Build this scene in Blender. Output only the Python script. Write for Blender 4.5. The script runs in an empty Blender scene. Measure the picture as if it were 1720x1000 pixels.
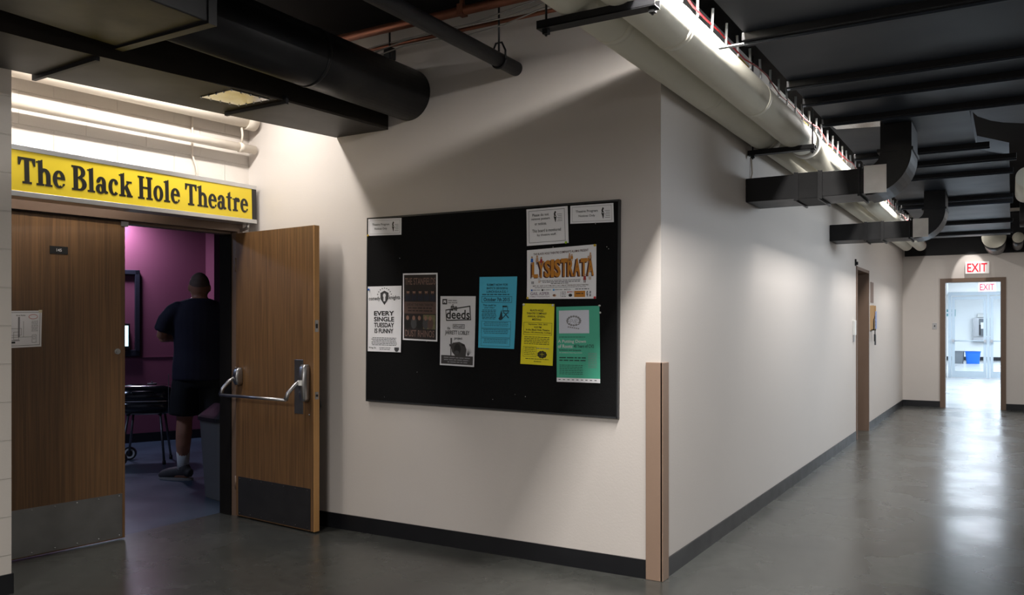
import bpy, bmesh, math, random
from mathutils import Vector, Matrix
random.seed(7)
PI = math.pi
S = bpy.context.scene
COL = S.collection

# ------------------------------------------------------------ camera, view, world
cam_data = bpy.data.cameras.new('camera')
cam = bpy.data.objects.new('camera', cam_data)
COL.objects.link(cam)
cam.location = (0, 0, 1.4)
cam.rotation_euler = (PI/2, 0, math.radians(30.80))
cam_data.sensor_width = 36
cam_data.lens = 36*1409/1720
cam_data.shift_y = 48/1720
cam_data.clip_start = .05
S.camera = cam
S.view_settings.view_transform = 'Standard'
S.view_settings.look = 'None'
S.view_settings.gamma = 1
S.view_settings.use_curve_mapping = False
S.view_settings.exposure = 0.2
w = bpy.data.worlds.new('world'); S.world = w
w.use_nodes = True
w.node_tree.nodes['Background'].inputs[0].default_value = (.5, .55, .65, 1)
w.node_tree.nodes['Background'].inputs[1].default_value = .02

# area lights without fixtures; the unseen hall ones are added as general fill (the seen ones are made by their fixtures below)
def area(name, loc, size, power, color=(1, 1, 1), rot=(0, 0, 0), sy=None, spread=None):
    l = bpy.data.lights.new(name, 'AREA')
    l.shape = 'RECTANGLE'; l.size = size; l.size_y = sy or size
    l.energy = power; l.color = color
    if spread: l.spread = spread
    o = bpy.data.objects.new(name, l); COL.objects.link(o)
    o.location = loc; o.rotation_euler = rot
    return o
WARM = (1, .90, .80); NEUT = (1, .965, .93); COOL = (.80, .90, 1)
area('hall_fill_lamp', (-1.9, -.9, 2.55), 1.2, 165, NEUT, (0, 0, 0), .5)
area('hall_fill_lamp', (1.7, 3.2, 2.7), 1.2, 30, NEUT, (0, math.radians(30), 0), .6)
area('hall_fill_lamp', (1.9, 9.2, 2.62), .6, 92, COOL, (0, math.radians(38), 0), 2.6)
area('hall_fill_lamp', (1.6, 13.4, 2.62), .5, 48, NEUT, (0, math.radians(25), 0), 1.6)
area('lobby_lamp', (.2, 21, 2.6), 3.0, 300, COOL, (0, 0, 0), 7)
area('vestibule_lamp', (.2, 32, 2.6), 3.0, 520, COOL, (0, 0, 0), 10)
area('theatre_lamp', (-8.93, 5.95, 2.72), .30, 30, (.80, .74, 1), (0, math.radians(14), 0), .25)
area('theatre_lamp', (-7.6, 2.6, 2.95), .6, 24, (.55, .68, 1), (0, 0, 0), .6)

# ------------------------------------------------------------ materials
def lin(h):
    h = h.lstrip('#')
    v = [int(h[i:i+2], 16)/255 for i in (0, 2, 4)]
    return tuple(x/12.92 if x <= .04045 else ((x+.055)/1.055)**2.4 for x in v)
MATS = {}
def mat(name, col, rough=.6, metal=0, var=.08, scale=6, bump=0, bscale=60, stretch=None, emit=0, coat=0, rvar=.1):
    if name in MATS: return MATS[name]
    if isinstance(col, str): col = lin(col)
    m = bpy.data.materials.new(name); m.use_nodes = True
    nt = m.node_tree; N = nt.nodes; L = nt.links
    b = N['Principled BSDF']
    b.inputs['Metallic'].default_value = metal
    b.inputs['Coat Weight'].default_value = coat
    tc = N.new('ShaderNodeTexCoord')
    src = tc.outputs['Object']
    if stretch:
        mp = N.new('ShaderNodeMapping'); mp.inputs['Scale'].default_value = stretch
        L.new(src, mp.inputs[0]); src = mp.outputs[0]
    no = N.new('ShaderNodeTexNoise'); no.inputs['Scale'].default_value = scale; no.inputs['Detail'].default_value = 5
    L.new(src, no.inputs['Vector'])
    mx = N.new('ShaderNodeMix'); mx.data_type = 'RGBA'
    mx.inputs[6].default_value = (*[max(0, c*(1-var)) for c in col], 1)
    mx.inputs[7].default_value = (*[min(1, c*(1+var)) for c in col], 1)
    L.new(no.outputs['Fac'], mx.inputs[0])
    L.new(mx.outputs[2], b.inputs['Base Color'])
    mr = N.new('ShaderNodeMapRange')
    mr.inputs['To Min'].default_value = max(.02, rough-rvar); mr.inputs['To Max'].default_value = min(1, rough+rvar)
    L.new(no.outputs['Fac'], mr.inputs['Value']); L.new(mr.outputs[0], b.inputs['Roughness'])
    if bump:
        n2 = N.new('ShaderNodeTexNoise'); n2.inputs['Scale'].default_value = bscale; n2.inputs['Detail'].default_value = 4
        L.new(src, n2.inputs['Vector'])
        bp = N.new('ShaderNodeBump'); bp.inputs['Strength'].default_value = bump; bp.inputs['Distance'].default_value = .004
        L.new(n2.outputs['Fac'], bp.inputs['Height']); L.new(bp.outputs[0], b.inputs['Normal'])
    if emit:
        L.new(mx.outputs[2], b.inputs['Emission Color']); b.inputs['Emission Strength'].default_value = emit
    MATS[name] = m
    return m

PLASTER = mat('painted plaster', '#ccc5bf', .55, var=.035, scale=1.6, bump=.12, bscale=90)
def block_mat():
    m = mat('painted block', '#cfc8c0', .6, var=.03, scale=2, bump=.2, bscale=60)
    nt = m.node_tree; N = nt.nodes; L = nt.links; b = N['Principled BSDF']
    tc = N.new('ShaderNodeTexCoord'); sp = N.new('ShaderNodeSeparateXYZ'); cb = N.new('ShaderNodeCombineXYZ')
    L.new(tc.outputs['Object'], sp.inputs[0]); L.new(sp.outputs[1], cb.inputs[0]); L.new(sp.outputs[2], cb.inputs[1])
    br = N.new('ShaderNodeTexBrick'); br.inputs['Scale'].default_value = 1
    br.inputs['Brick Width'].default_value = .4; br.inputs['Row Height'].default_value = .2
    br.inputs['Mortar Size'].default_value = .0035; br.inputs['Mortar Smooth'].default_value = .6
    L.new(cb.outputs[0], br.inputs['Vector'])
    old = b.inputs['Normal'].links[0].from_node
    bp = N.new('ShaderNodeBump'); bp.invert = True; bp.inputs['Strength'].default_value = .8; bp.inputs['Distance'].default_value = .005
    L.new(br.outputs['Fac'], bp.inputs['Height']); L.new(old.outputs[0], bp.inputs['Normal']); L.new(bp.outputs[0], b.inputs['Normal'])
    return m
BLOCK = block_mat()
def floor_mat():
    m = mat('polished concrete', (.080, .083, .076), .27, var=.55, scale=1.3, rvar=.13, bump=.05, bscale=5)
    nt = m.node_tree; N = nt.nodes; L = nt.links; b = N['Principled BSDF']
    tc = N.new('ShaderNodeTexCoord')
    # saw-cut joints across and along the slab
    sp = N.new('ShaderNodeSeparateXYZ'); L.new(tc.outputs['Object'], sp.inputs[0])
    def joint(sock, period, off):
        a = N.new('ShaderNodeMath'); a.operation = 'ADD'; a.inputs[1].default_value = off; L.new(sock, a.inputs[0])
        p = N.new('ShaderNodeMath'); p.operation = 'PINGPONG'; p.inputs[1].default_value = period/2; L.new(a.outputs[0], p.inputs[0])
        c = N.new('ShaderNodeMath'); c.operation = 'LESS_THAN'; c.inputs[1].default_value = .004; L.new(p.outputs[0], c.inputs[0])
        return c.outputs[0]
    j1 = joint(sp.outputs[1], 3.6, 1.05); j2 = joint(sp.outputs[0], 3.6, -.1+1.2)
    mxx = N.new('ShaderNodeMath'); mxx.operation = 'MAXIMUM'; L.new(j1, mxx.inputs[0]); L.new(j2, mxx.inputs[1])
    n3 = N.new('ShaderNodeTexNoise'); n3.inputs['Scale'].default_value = 14; n3.inputs['Detail'].default_value = 8; L.new(tc.outputs['Object'], n3.inputs['Vector'])
    base = b.inputs['Base Color'].links[0].from_socket
    m2 = N.new('ShaderNodeMix'); m2.data_type = 'RGBA'; m2.blend_type = 'MULTIPLY'; m2.inputs[0].default_value = .6
    L.new(base, m2.inputs[6]); L.new(n3.outputs['Fac'], m2.inputs[7])
    m3 = N.new('ShaderNodeMix'); m3.data_type = 'RGBA'; m3.inputs[7].default_value = (.04, .04, .04, 1)
    sc = N.new('ShaderNodeMath'); sc.operation = 'MULTIPLY'; sc.inputs[1].default_value = .6; L.new(mxx.outputs[0], sc.inputs[0])
    L.new(sc.outputs[0], m3.inputs[0]); L.new(m2.outputs[2], m3.inputs[6]); L.new(m3.outputs[2], b.inputs['Base Color'])
    return m
FLOOR = floor_mat()
def wood_mat(name, c1, c2):
    m = mat(name, c1, .42, var=.12, scale=1.2)
    nt = m.node_tree; N = nt.nodes; L = nt.links; b = N['Principled BSDF']
    tc = N.new('ShaderNodeTexCoord'); mp = N.new('ShaderNodeMapping'); mp.inputs['Scale'].default_value = (30, 30, .8)
    L.new(tc.outputs['Object'], mp.inputs[0])
    n = N.new('ShaderNodeTexNoise'); n.inputs['Scale'].default_value = 2.2; n.inputs['Detail'].default_value = 6; n.inputs['Distortion'].default_value = .6
    L.new(mp.outputs[0], n.inputs['Vector'])
    r = N.new('ShaderNodeValToRGB'); r.color_ramp.elements[0].position = .38; r.color_ramp.elements[1].position = .66
    r.color_ramp.elements[0].color = (*lin(c2), 1); r.color_ramp.elements[1].color = (*lin(c1), 1)
    L.new(n.outputs['Fac'], r.inputs[0]); L.new(r.outputs[0], b.inputs['Base Color'])
    return m
WOOD = wood_mat('brown wood veneer', '#735435', '#5c432b')
WOOD_EDGE = mat('pale wood edge', '#c4935a', .5, var=.15, scale=4, stretch=(20, 20, 1))
TAUPE = mat('taupe paint', '#8f7766', .5, var=.05, bump=.05)
FRAME = mat('brown metal door frame', '#6e5a4c', .45, var=.05)
BASE = mat('black vinyl baseboard', '#15161a', .35, var=.1)
BLACK = mat('matt black paint', (.016, .016, .018), .6, var=.3, scale=3)
DUCTB = mat('black painted duct', (.011, .011, .0125), .42, var=.25, scale=5, bump=.15, bscale=14)
DUCTG = mat('dark slate painted duct', (.024, .030, .041), .45, var=.22, scale=2.5, bump=.1, bscale=9)
DECK = mat('dark ceiling deck', (.010, .009, .009), .9, var=.3)
DECK.node_tree.nodes['Principled BSDF'].inputs['Specular IOR Level'].default_value = .05
GALV = mat('galvanised steel', (.62, .62, .61), .38, 1, var=.2, scale=12, bump=.25, bscale=16)
for _m in (DUCTB, DUCTG, BLACK): _m.node_tree.nodes['Principled BSDF'].inputs['Specular IOR Level'].default_value = .25
MIRR = mat('bright steel plate', (.70, .69, .66), .24, 1, var=.1, scale=5, bump=.5, bscale=7)
STEEL = mat('brushed steel', (.42, .42, .43), .34, 1, var=.12, scale=8, stretch=(1, 1, 20))
KICK = mat('dull steel kick plate', (.24, .24, .24), .42, .85, var=.18, scale=9)
KICKD = mat('dark bronze kick plate', (.045, .043, .045), .45, .6, var=.2, scale=9)
ALU = mat('anodised aluminium', (.66, .67, .68), .35, .9, var=.05); WALU = mat('white door aluminium', '#a9b6c0', .4, var=.02)
COPPER = mat('copper', (.22, .085, .05), .5, .85, var=.35, scale=10)
PIPEW = mat('white canvas pipe wrap', '#e4e0d0', .65, var=.07, scale=4, bump=.35, bscale=16)
PIPEC = mat('cream painted pipe', '#d6cdc0', .45, var=.03)
COLLAR = mat('white collar', '#ddd8cc', .55, var=.06, bump=.4, bscale=30)
CLIP = mat('zinc wire', (.80, .80, .80), .35, .15, var=.05)
RED = mat('red plastic', '#c01f2a', .4); YEL = mat('yellow plastic', '#d9b520', .4)
ORANGE = mat('orange plastic', '#e2561e', .4)
SIGNY = mat('yellow sign face', '#e6cb30', .35, var=.03, scale=2)
INK = mat('black ink', '#141414', .5, var=.05)
SIGNB = mat('sign lettering black', '#17150f', .4, var=.05)
BOARD = mat('black felt board', (.006, .006, .0065), .95, var=.35, scale=40, bump=.3, bscale=180)
BOARD.node_tree.nodes['Principled BSDF'].inputs['Specular IOR Level'].default_value = .15
PURPLE = mat('plum wall paint', (.19, .058, .10), .5, var=.05, scale=2, bump=.1)
ROOMFLOOR = mat('blue grey floor', (.042, .066, .098), .36, var=.35, scale=2.5)
WHITEW = mat('white wall paint', '#eef0f0', .6, var=.01)
CEILW = mat('white ceiling', '#f0f2f4', .8, var=.01)
LOBFLOOR = mat('pale polished floor', (.42, .43, .44), .2, var=.08, scale=1.5)
PLASTBLK = mat('black plastic', (.012, .012, .014), .35)
WHITEP = mat('white plastic', '#dcdcd8', .4)
GREYP = mat('grey plastic', (.075, .08, .09), .5)
GREYBIN = mat('grey plastic bin', '#6c7176', .5)
BLUEBIN = mat('blue plastic bin', '#1263c4', .45)

# ------------------------------------------------------------ mesh helpers
class MB:
    def __init__(s): s.bm = bmesh.new(); s.mats = []
    def mi(s, m):
        if m not in s.mats: s.mats.append(m)
        return s.mats.index(m)
    def _fin(s, faces, m, smooth=False):
        i = s.mi(m)
        for f in faces: f.material_index = i; f.smooth = smooth
    def verts(s, pts): return [s.bm.verts.new(p) for p in pts]
    def hexa(s, p, m):   # p: 8 points, bottom 4 ccw then top 4
        v = s.verts(p)
        fs = [s.bm.faces.new([v[i] for i in q]) for q in ((3,2,1,0),(4,5,6,7),(0,1,5,4),(1,2,6,5),(2,3,7,6),(3,0,4,7))]
        s._fin(fs, m); return v
    def box(s, a, b, m, M=None, bevel=0):
        x0,y0,z0 = [min(a[i], b[i]) for i in range(3)]; x1,y1,z1 = [max(a[i], b[i]) for i in range(3)]
        p = [(x0,y0,z0),(x1,y0,z0),(x1,y1,z0),(x0,y1,z0),(x0,y0,z1),(x1,y0,z1),(x1,y1,z1),(x0,y1,z1)]
        n0 = set(s.bm.faces)
        v = s.hexa(p, m)
        if bevel:
            es = {e for q in v for e in q.link_edges}
            r = bmesh.ops.bevel(s.bm, geom=list(es), offset=bevel, segments=2, affect='EDGES', profile=.5)
            fs = [f for f in s.bm.faces if f not in n0]; s._fin(fs, m)
            v = list({q for f in fs for q in f.verts})
        if M is not None:
            for q in v: q.co = M @ q.co
        return s
    def prism(s, poly, m, d, axis=2, lo=0):   # poly 2D, extruded along axis from lo to lo+d
        def P(a, b, c): return {2:(a,b,c), 1:(a,c,b), 0:(c,a,b)}[axis]
        A = s.verts([P(x, y, lo) for x, y in poly]); B = s.verts([P(x, y, lo+d) for x, y in poly])
        n = len(poly); fs = [s.bm.faces.new(A[::-1]), s.bm.faces.new(B)]
        for i in range(n): fs.append(s.bm.faces.new((A[i], A[(i+1)%n], B[(i+1)%n], B[i])))
        s._fin(fs, m); return s
    def tube(s, pts, r, m, seg=14, cap=True, smooth=True):
        pts = [Vector(p) for p in pts]; n = len(pts)
        rr = r if isinstance(r, (list, tuple)) else [r]*n
        rings = []; up = None
        for i, p in enumerate(pts):
            d = (pts[min(i+1, n-1)]-pts[max(i-1, 0)]).normalized()
            if up is None:
                up = Vector((0,0,1)) if abs(d.z) < .9 else Vector((1,0,0))
            x = d.cross(up)
            if x.length < 1e-4: x = d.cross(Vector((0,1,0)))
            x.normalize(); y = x.cross(d).normalized(); up = y
            rings.append(s.verts([p+(x*math.cos(a)+y*math.sin(a))*rr[i] for a in [2*PI*k/seg for k in range(seg)]]))
        fs = []
        for i in range(n-1):
            for k in range(seg):
                fs.append(s.bm.faces.new((rings[i][k], rings[i][(k+1)%seg], rings[i+1][(k+1)%seg], rings[i+1][k])))
        s._fin(fs, m, smooth)
        if cap: s._fin([s.bm.faces.new(rings[0][::-1]), s.bm.faces.new(rings[-1])], m)
        return s
    def loft(s, rings, m, seg=20, smooth=True, cap=True, power=2.0):   # rings: (cx,cy,cz,rx,ry)
        R = []
        for cx, cy, cz, rx, ry in rings:
            pts = []
            for k in range(seg):
                a = 2*PI*k/seg; c, q = math.cos(a), math.sin(a)
                pts.append((cx+rx*math.copysign(abs(c)**(2/power), c), cy+ry*math.copysign(abs(q)**(2/power), q), cz))
            R.append(s.verts(pts))
        fs = [s.bm.faces.new((R[i][k], R[i][(k+1)%seg], R[i+1][(k+1)%seg], R[i+1][k])) for i in range(len(R)-1) for k in range(seg)]
        s._fin(fs, m, smooth)
        if cap: s._fin([s.bm.faces.new(R[0][::-1]), s.bm.faces.new(R[-1])], m, False)
        return s
    def ball(s, c, r, m, sx=1, sy=1, sz=1, seg=16):
        c = Vector(c)
        g = bmesh.ops.create_uvsphere(s.bm, u_segments=seg, v_segments=seg//2+2, radius=r)
        for v in g['verts']: v.co = Vector((v.co.x*sx, v.co.y*sy, v.co.z*sz))+c
        s._fin({f for v in g['verts'] for f in v.link_faces}, m, True); return s
    def quad(s, p, m): s._fin([s.bm.faces.new(s.verts(p))], m); return s
    def build(s, name, parent=None, loc=None, rotz=None, M=None, label=None, recalc=True):
        if recalc: bmesh.ops.recalc_face_normals(s.bm, faces=s.bm.faces)
        me = bpy.data.meshes.new(name); s.bm.to_mesh(me); s.bm.free()
        for m in s.mats: me.materials.append(m)
        o = bpy.data.objects.new(name, me); COL.objects.link(o)
        if parent: o.parent = parent
        if M is not None: o.matrix_local = M
        if loc: o.location = loc
        if rotz is not None: o.rotation_euler = (0, 0, rotz)
        if label: o['label'] = label
        return o
def tag(o, label=None, cat=None, group=None, kind=None):
    if label: o['label'] = label
    if cat: o['category'] = cat
    if group: o['group'] = group
    if kind: o['kind'] = kind
    return o
def thing(name, label, cat, loc=(0,0,0), rotz=0, group=None, M=None):
    o = bpy.data.objects.new(name, None); o.empty_display_size = .1; COL.objects.link(o)
    if M is not None: o.matrix_world = M
    else: o.location = loc; o.rotation_euler = (0, 0, rotz)
    return tag(o, label, cat, group)
def struct(mb, name, **k):
    o = mb.build(name, **k); o['kind'] = 'structure'; return o
def copy_tree(o, parent=None):
    c = o.copy(); COL.objects.link(c)
    if parent: c.parent = parent
    for ch in o.children: copy_tree(ch, c)
    return c
def text_geo(s, extrude=0, bold=.012):
    cu = bpy.data.curves.new('t', 'FONT'); cu.body = s; cu.size = 1; cu.resolution_u = 3; cu.extrude = extrude; cu.offset = bold
    o = bpy.data.objects.new('t', cu); COL.objects.link(o)
    dg = bpy.context.evaluated_depsgraph_get(); dg.update()
    me = bpy.data.meshes.new_from_object(o.evaluated_get(dg))
    V = [v.co.copy() for v in me.vertices]; F = [tuple(p.vertices) for p in me.polygons]
    bpy.data.objects.remove(o); bpy.data.curves.remove(cu); bpy.data.meshes.remove(me)
    return V, F

# ------------------------------------------------------------ frames of reference
# hall runs along +Y; poster wall is y = 4.37, long wall is x = -1.654; the door nook has its own axes
O = Vector((-4.893, 4.37, 0)); U = Vector((-.1116, -.9938, 0)); NN = Vector((.9938, -.1116, 0))
NROT = math.atan2(-.1116, .9938)    # local x = out of the door wall, local -y = along u
NM = Matrix.Translation(O) @ Matrix.Rotation(NROT, 4, 'Z')
def nk(u, n, z=0): return O+U*u+NN*n+Vector((0, 0, z))
ZC = 3.36

# ------------------------------------------------------------ the room shell
struct(MB().box((-5.1,-4,-.1), (3.0,16.2,0), FLOOR), 'floor')
struct(MB().box((-10.6,-.2,-.1), (-5.1,9.2,0), ROOMFLOOR), 'floor_theatre')
struct(MB().box((-3.2,16.2,-.1), (4.2,41,0), LOBFLOOR), 'floor_lobby')
struct(MB().box((-6,-4,ZC), (3.0,16.4,ZC+.1), DECK), 'ceiling')
struct(MB().box((-10.6,-.2,3.1), (-5.2,9.2,3.2), BLACK), 'ceiling_theatre')
struct(MB().box((-3.2,16.4,2.68), (4.2,41,2.78), CEILW), 'ceiling_lobby')
# poster wall
struct(MB().box((-5.03,4.37,0), (-1.654,4.52,ZC), PLASTER), 'wall_middle')
# long corridor wall with a recessed doorway (y 11.1 to 12.05)
lw = MB()
lw.box((-1.804,4.52,0), (-1.654,11.06,ZC), PLASTER).box((-1.804,12.09,0), (-1.654,16.2,ZC), PLASTER).box((-1.804,11.06,2.14), (-1.654,12.09,ZC), PLASTER)
struct(lw, 'wall_left')
# far wall, doorway x -.99..-.17
fw = MB()
fw.box((-1.804,16.2,0), (-1.02,16.35,ZC), PLASTER).box((-.13,16.2,0), (3.0,16.35,ZC), PLASTER).box((-1.02,16.2,2.20), (-.13,16.35,ZC), PLASTER)
struct(fw, 'wall_far')
struct(MB().box((2.6,-4,0), (2.75,16.2,ZC), PLASTER), 'wall_right')
struct(MB().box((-6,-4,0), (2.6,-3.85,ZC), PLASTER), 'wall_back')
# door wall in the nook (local y = -u)
dw = MB()
dw.box((-.15,0,0), (0,-.06,2.16), BLOCK).box((-.15,0,2.16), (0,-1.9,ZC), BLOCK)
struct(dw, 'wall_door', M=NM)
struct(MB().box((-.6,-1.883,0), (.606,-6.2,ZC), BLOCK), 'wall_nearleft', M=NM)
# theatre interior
def wallseg(name, a, b, z1, m, t=.12, side=1, z0=0):
    a = Vector((*a, 0)); b = Vector((*b, 0)); d = (b-a).normalized(); n = Vector((-d.y, d.x, 0))*t*side
    p = [a, b, b+n, a+n]
    mb = MB(); mb.hexa([(q.x,q.y,z0) for q in p]+[(q.x,q.y,z1) for q in p], m)
    return struct(mb, name)
P1 = Vector((-9.083, 6.243)); P2 = Vector((-8.812, 6.898)); PD = (P2-P1).normalized()
pa = P1-PD*5.2; pb = P1+PD*1.0
wallseg('wall_theatre_back', pa, pb, 3.1, PURPLE, side=1)
PN = Vector((PD.y, -PD.x))     # into the room
pc = pb+PN*.30
pil = MB(); 
q = [pb-PD*.07, pb+PD*.02, pb+PD*.02+PN*.34, pb-PD*.07+PN*.34]
pil.hexa([(v.x,v.y,0) for v in q]+[(v.x,v.y,3.1) for v in q], PURPLE)
struct(pil, 'wall_theatre_pier')
wallseg('wall_theatre_side', pc, pc+PD*2.2, 3.1, PURPLE, side=1)
struct(MB().box((-10.6,-.2,0), (-5.6,-.08,3.1), PURPLE), 'wall_theatre_near')
struct(MB().box((-10.6,9.0,0), (-5.2,9.12,3.1), BLACK), 'wall_theatre_far')
struct(MB().box((-5.17,4.52,0), (-5.04,9.0,3.1), BLACK), 'wall_theatre_right')
struct(MB().box((-10.6,-.2,0), (-10.5,9,3.1), BLACK), 'wall_theatre_left')
# chair rail line and baseboard on the plum wall
def alongwall(name, s0, s1, n0, n1, z0, z1, m):
    q = [P1+PD*s0+PN*n0, P1+PD*s1+PN*n0, P1+PD*s1+PN*n1, P1+PD*s0+PN*n1]
    mb = MB(); mb.hexa([(v.x,v.y,z0) for v in q]+[(v.x,v.y,z1) for v in q], m); return struct(mb, name)
alongwall('baseboard_theatre', -5, .93, 0, .012, 0, .11, BASE)
alongwall('trim_1', -5, .93, 0, .008, 1.02, 1.03, PURPLE)
# lobby shell
struct(MB().box((-1.75,16.35,0), (-1.55,26,2.68), WHITEW), 'wall_lobby_left')
struct(MB().box((3.2,16.35,0), (3.35,40,2.68), WHITEW), 'wall_lobby_right')
struct(MB().box((-3.2,39.2,0), (3.3,39.35,2.68), WHITEW), 'wall_lobby_end')
struct(MB().box((-3.2,26,0), (-3.05,39.2,2.68), WHITEW), 'wall_vestibule_left')
struct(MB().box((-3.2,25.9,0), (-1.55,26.02,2.68), WHITEW), 'wall_vestibule_front')
struct(MB().box((-1.5,25.8,2.32), (3.2,25.92,2.68), WHITEW), 'wall_transom')
# baseboards
H = .105
def bb(name, a, b): return struct(MB().box(a, b, BASE), name)
bb('baseboard_middle', (-4.87,4.362,0), (-1.735,4.37,H))
lb = MB(); lb.box((-1.654,4.44,0), (-1.646,11.04,H), BASE).box((-1.654,12.11,0), (-1.646,16.2,H), BASE); struct(lb, 'baseboard_left')
fb = MB(); fb.box((-1.646,16.192,0), (-1.065,16.2,H), BASE).box((-.085,16.192,0), (2.6,16.2,H), BASE); struct(fb, 'baseboard_far')
struct(MB().box((.606,-1.875,0), (.615,-6.2,H), BASE), 'baseboard_nearleft', M=NM)
struct(MB().box((-1.55,16.6,0), (-1.54,25.8,H), BASE), 'baseboard_lobby')
struct(MB().box((-3.05,39.19,0), (3.2,39.2,.14), BASE), 'baseboard_end')

# corner guard
g = MB()
g.box((-1.738,4.356,0), (-1.64,4.37,1.2), TAUPE, bevel=.003)
g.box((-1.654,4.356,0), (-1.638,4.452,1.2), TAUPE, bevel=.003)
tag(g.build('corner_guard'), 'tall taupe metal guard on the outer wall corner', 'corner guard')

# ------------------------------------------------------------ nook doors
df = MB()    # frame
df.box((-.058,-.06,0), (.012,-.105,2.16), FRAME).box((-.17,-1.83,0), (.012,-1.88,2.16), FRAME)
df.box((-.17,-.105,2.095), (.012,-1.83,2.16), FRAME)
df.box((-.15,-.105,2.08), (-.06,-1.83,2.095), FRAME)
struct(df, 'trim_2', M=NM)
# dark lining of the jamb inside
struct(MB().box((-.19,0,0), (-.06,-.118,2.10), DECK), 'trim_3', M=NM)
DH = 2.08
d1 = thing('door_1', 'closed brown wood door leaf with number plate and steel kick plate', None)
del d1['label']; d1['kind'] = 'structure'; d1.matrix_world = NM
MB().box((-.05,-.945,.012), (-.006,-1.826,DH), WOOD, bevel=.002).build('panel', d1)
kp = MB(); kp.box((-.006,-.965,.02), (-.0035,-1.82,.305), KICK)
for k in range(7):
    for z in (.035, .29): kp.ball((-.0035, -.985-k*.135, z), .005, STEEL, seg=8)
kp.build('kick_plate', d1)
MB().tube([(-.01,-1.0,1.235),(.006,-1.0,1.235)], .019, STEEL).tube([(.006,-1.0,1.235),(.012,-1.0,1.235)], .012, STEEL).build('lock_cylinder', d1)
MB().box((-.10,-.925,2.055), (.0,-.975,2.085), STEEL).build('latch_bracket', d1)

# ink drawing on a flat sheet: local u to the right, v downward, off toward the viewer
class Sheet:
    def __init__(s, W, Hh, paper, thick=.0008, curl=0, nx=10, ny=16):
        curl *= .6
        s.W, s.H, s.curl = W, Hh, curl; s.mb = MB(); s.lv = 0
        bm = s.mb.bm
        g0 = [[bm.verts.new((W*i/nx, thick, Hh*j/ny)) for i in range(nx+1)] for j in range(ny+1)]
        g1 = [[bm.verts.new((W*i/nx, 0, Hh*j/ny)) for i in range(nx+1)] for j in range(ny+1)]
        fs = []
        for j in range(ny):
            for i in range(nx):
                fs.append(bm.faces.new((g0[j][i], g0[j][i+1], g0[j+1][i+1], g0[j+1][i])))
                fs.append(bm.faces.new((g1[j][i], g1[j+1][i], g1[j+1][i+1], g1[j][i+1])))
        for j in range(ny):
            fs.append(bm.faces.new((g0[j][0], g0[j+1][0], g1[j+1][0], g1[j][0])))
            fs.append(bm.faces.new((g0[j][nx], g1[j][nx], g1[j+1][nx], g0[j+1][nx])))
        for i in range(nx):
            fs.append(bm.faces.new((g0[0][i], g1[0][i], g1[0][i+1], g0[0][i+1])))
            fs.append(bm.faces.new((g0[ny][i], g0[ny][i+1], g1[ny][i+1], g1[ny][i])))
        s.mb._fin(fs, paper); s.th = thick
    def _face(s, pts, m, lv):
        o = s.th+.0006+.0004*lv
        try: s.mb._fin([s.mb.bm.faces.new([s.mb.bm.verts.new((x, o, y)) for x, y in pts])], m)
        except ValueError: pass
    def rect(s, u0, v0, u1, v1, m, lv=0):
        nu = max(1, math.ceil((u1-u0)/.03)); nv = max(1, math.ceil((v1-v0)/.03))
        for i in range(nu):
            for j in range(nv):
                a, b = u0+(u1-u0)*i/nu, u0+(u1-u0)*(i+1)/nu; c, d = v0+(v1-v0)*j/nv, v0+(v1-v0)*(j+1)/nv
                s._face([(a,c),(b,c),(b,d),(a,d)], m, lv)
    def outline(s, u0, v0, u1, v1, m, t=.002, lv=0):
        s.rect(u0,v0,u1,v0+t,m,lv); s.rect(u0,v1-t,u1,v1,m,lv); s.rect(u0,v0,u0+t,v1,m,lv); s.rect(u1-t,v0,u1,v1,m,lv)
    def ell(s, cu, cv, ru, rv, m, lv=0, n=18, a0=0):
        s._face([(cu+ru*math.cos(2*PI*k/n+a0), cv+rv*math.sin(2*PI*k/n+a0)) for k in range(n)], m, lv)
    def poly(s, pts, m, lv=0): s._face(pts, m, lv)
    def text(s, u0, v0, u1, v1, t, m, lv=1, slant=0, bold=.014):
        V, F = text_geo(t, 0, bold)
        if not V: return
        x0 = min(v.x for v in V); x1 = max(v.x for v in V); y0 = min(v.y for v in V); y1 = max(v.y for v in V)
        o = s.th+.0006+.0004*lv
        nv = [s.mb.bm.verts.new((u0+(v.x-x0)/(x1-x0)*(u1-u0)+slant*(v.y-y0), o, v1-(v.y-y0)/(y1-y0)*(v1-v0))) for v in V]
        s.mb._fin([s.mb.bm.faces.new([nv[i] for i in f]) for f in F], m)
    def words(s, u0, v, u1, h, m, lv=0, center=True, seed=None):   # a line of fine print too small to read
        r = random.Random(seed if seed is not None else int(v*1e4)); x = u0
        if center: x += r.random()*.06*(u1-u0); u1 -= r.random()*.06*(u1-u0)
        while x < u1:
            L = min(u1-x, r.uniform(1.5, 4.5)*h); s.rect(x, v, x+L, v+h*.62, m, lv); x += L+h*.6
    def place(s, name, corners, front, M=None, label=None, cat=None, group=None, parent=None):
        # corners: TL, TR, BR, BL as (x, z); viewer looks along +y
        TL, TR, BR, BL = [Vector((c[0], 0, c[1])) for c in corners]
        c0 = (TL+TR+BL+BR)/4; c0.y = front
        for v in s.mb.bm.verts:
            a = v.co.x/s.W; b = v.co.z/s.H; off = v.co.y
            p = TL*(1-a)*(1-b)+TR*a*(1-b)+BR*a*b+BL*(1-a)*b
            off += s.curl*(a*b)**3+s.curl*.5*((1-a)*b)**4
            v.co = Vector((p.x-c0.x, -off, p.z-c0.z))
        o = s.mb.build(name, recalc=True)
        o.location = c0
        if M is not None: o.matrix_world = M @ Matrix.Translation(c0)
        if parent: o.parent = parent
        return tag(o, label, cat, group)
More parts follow.
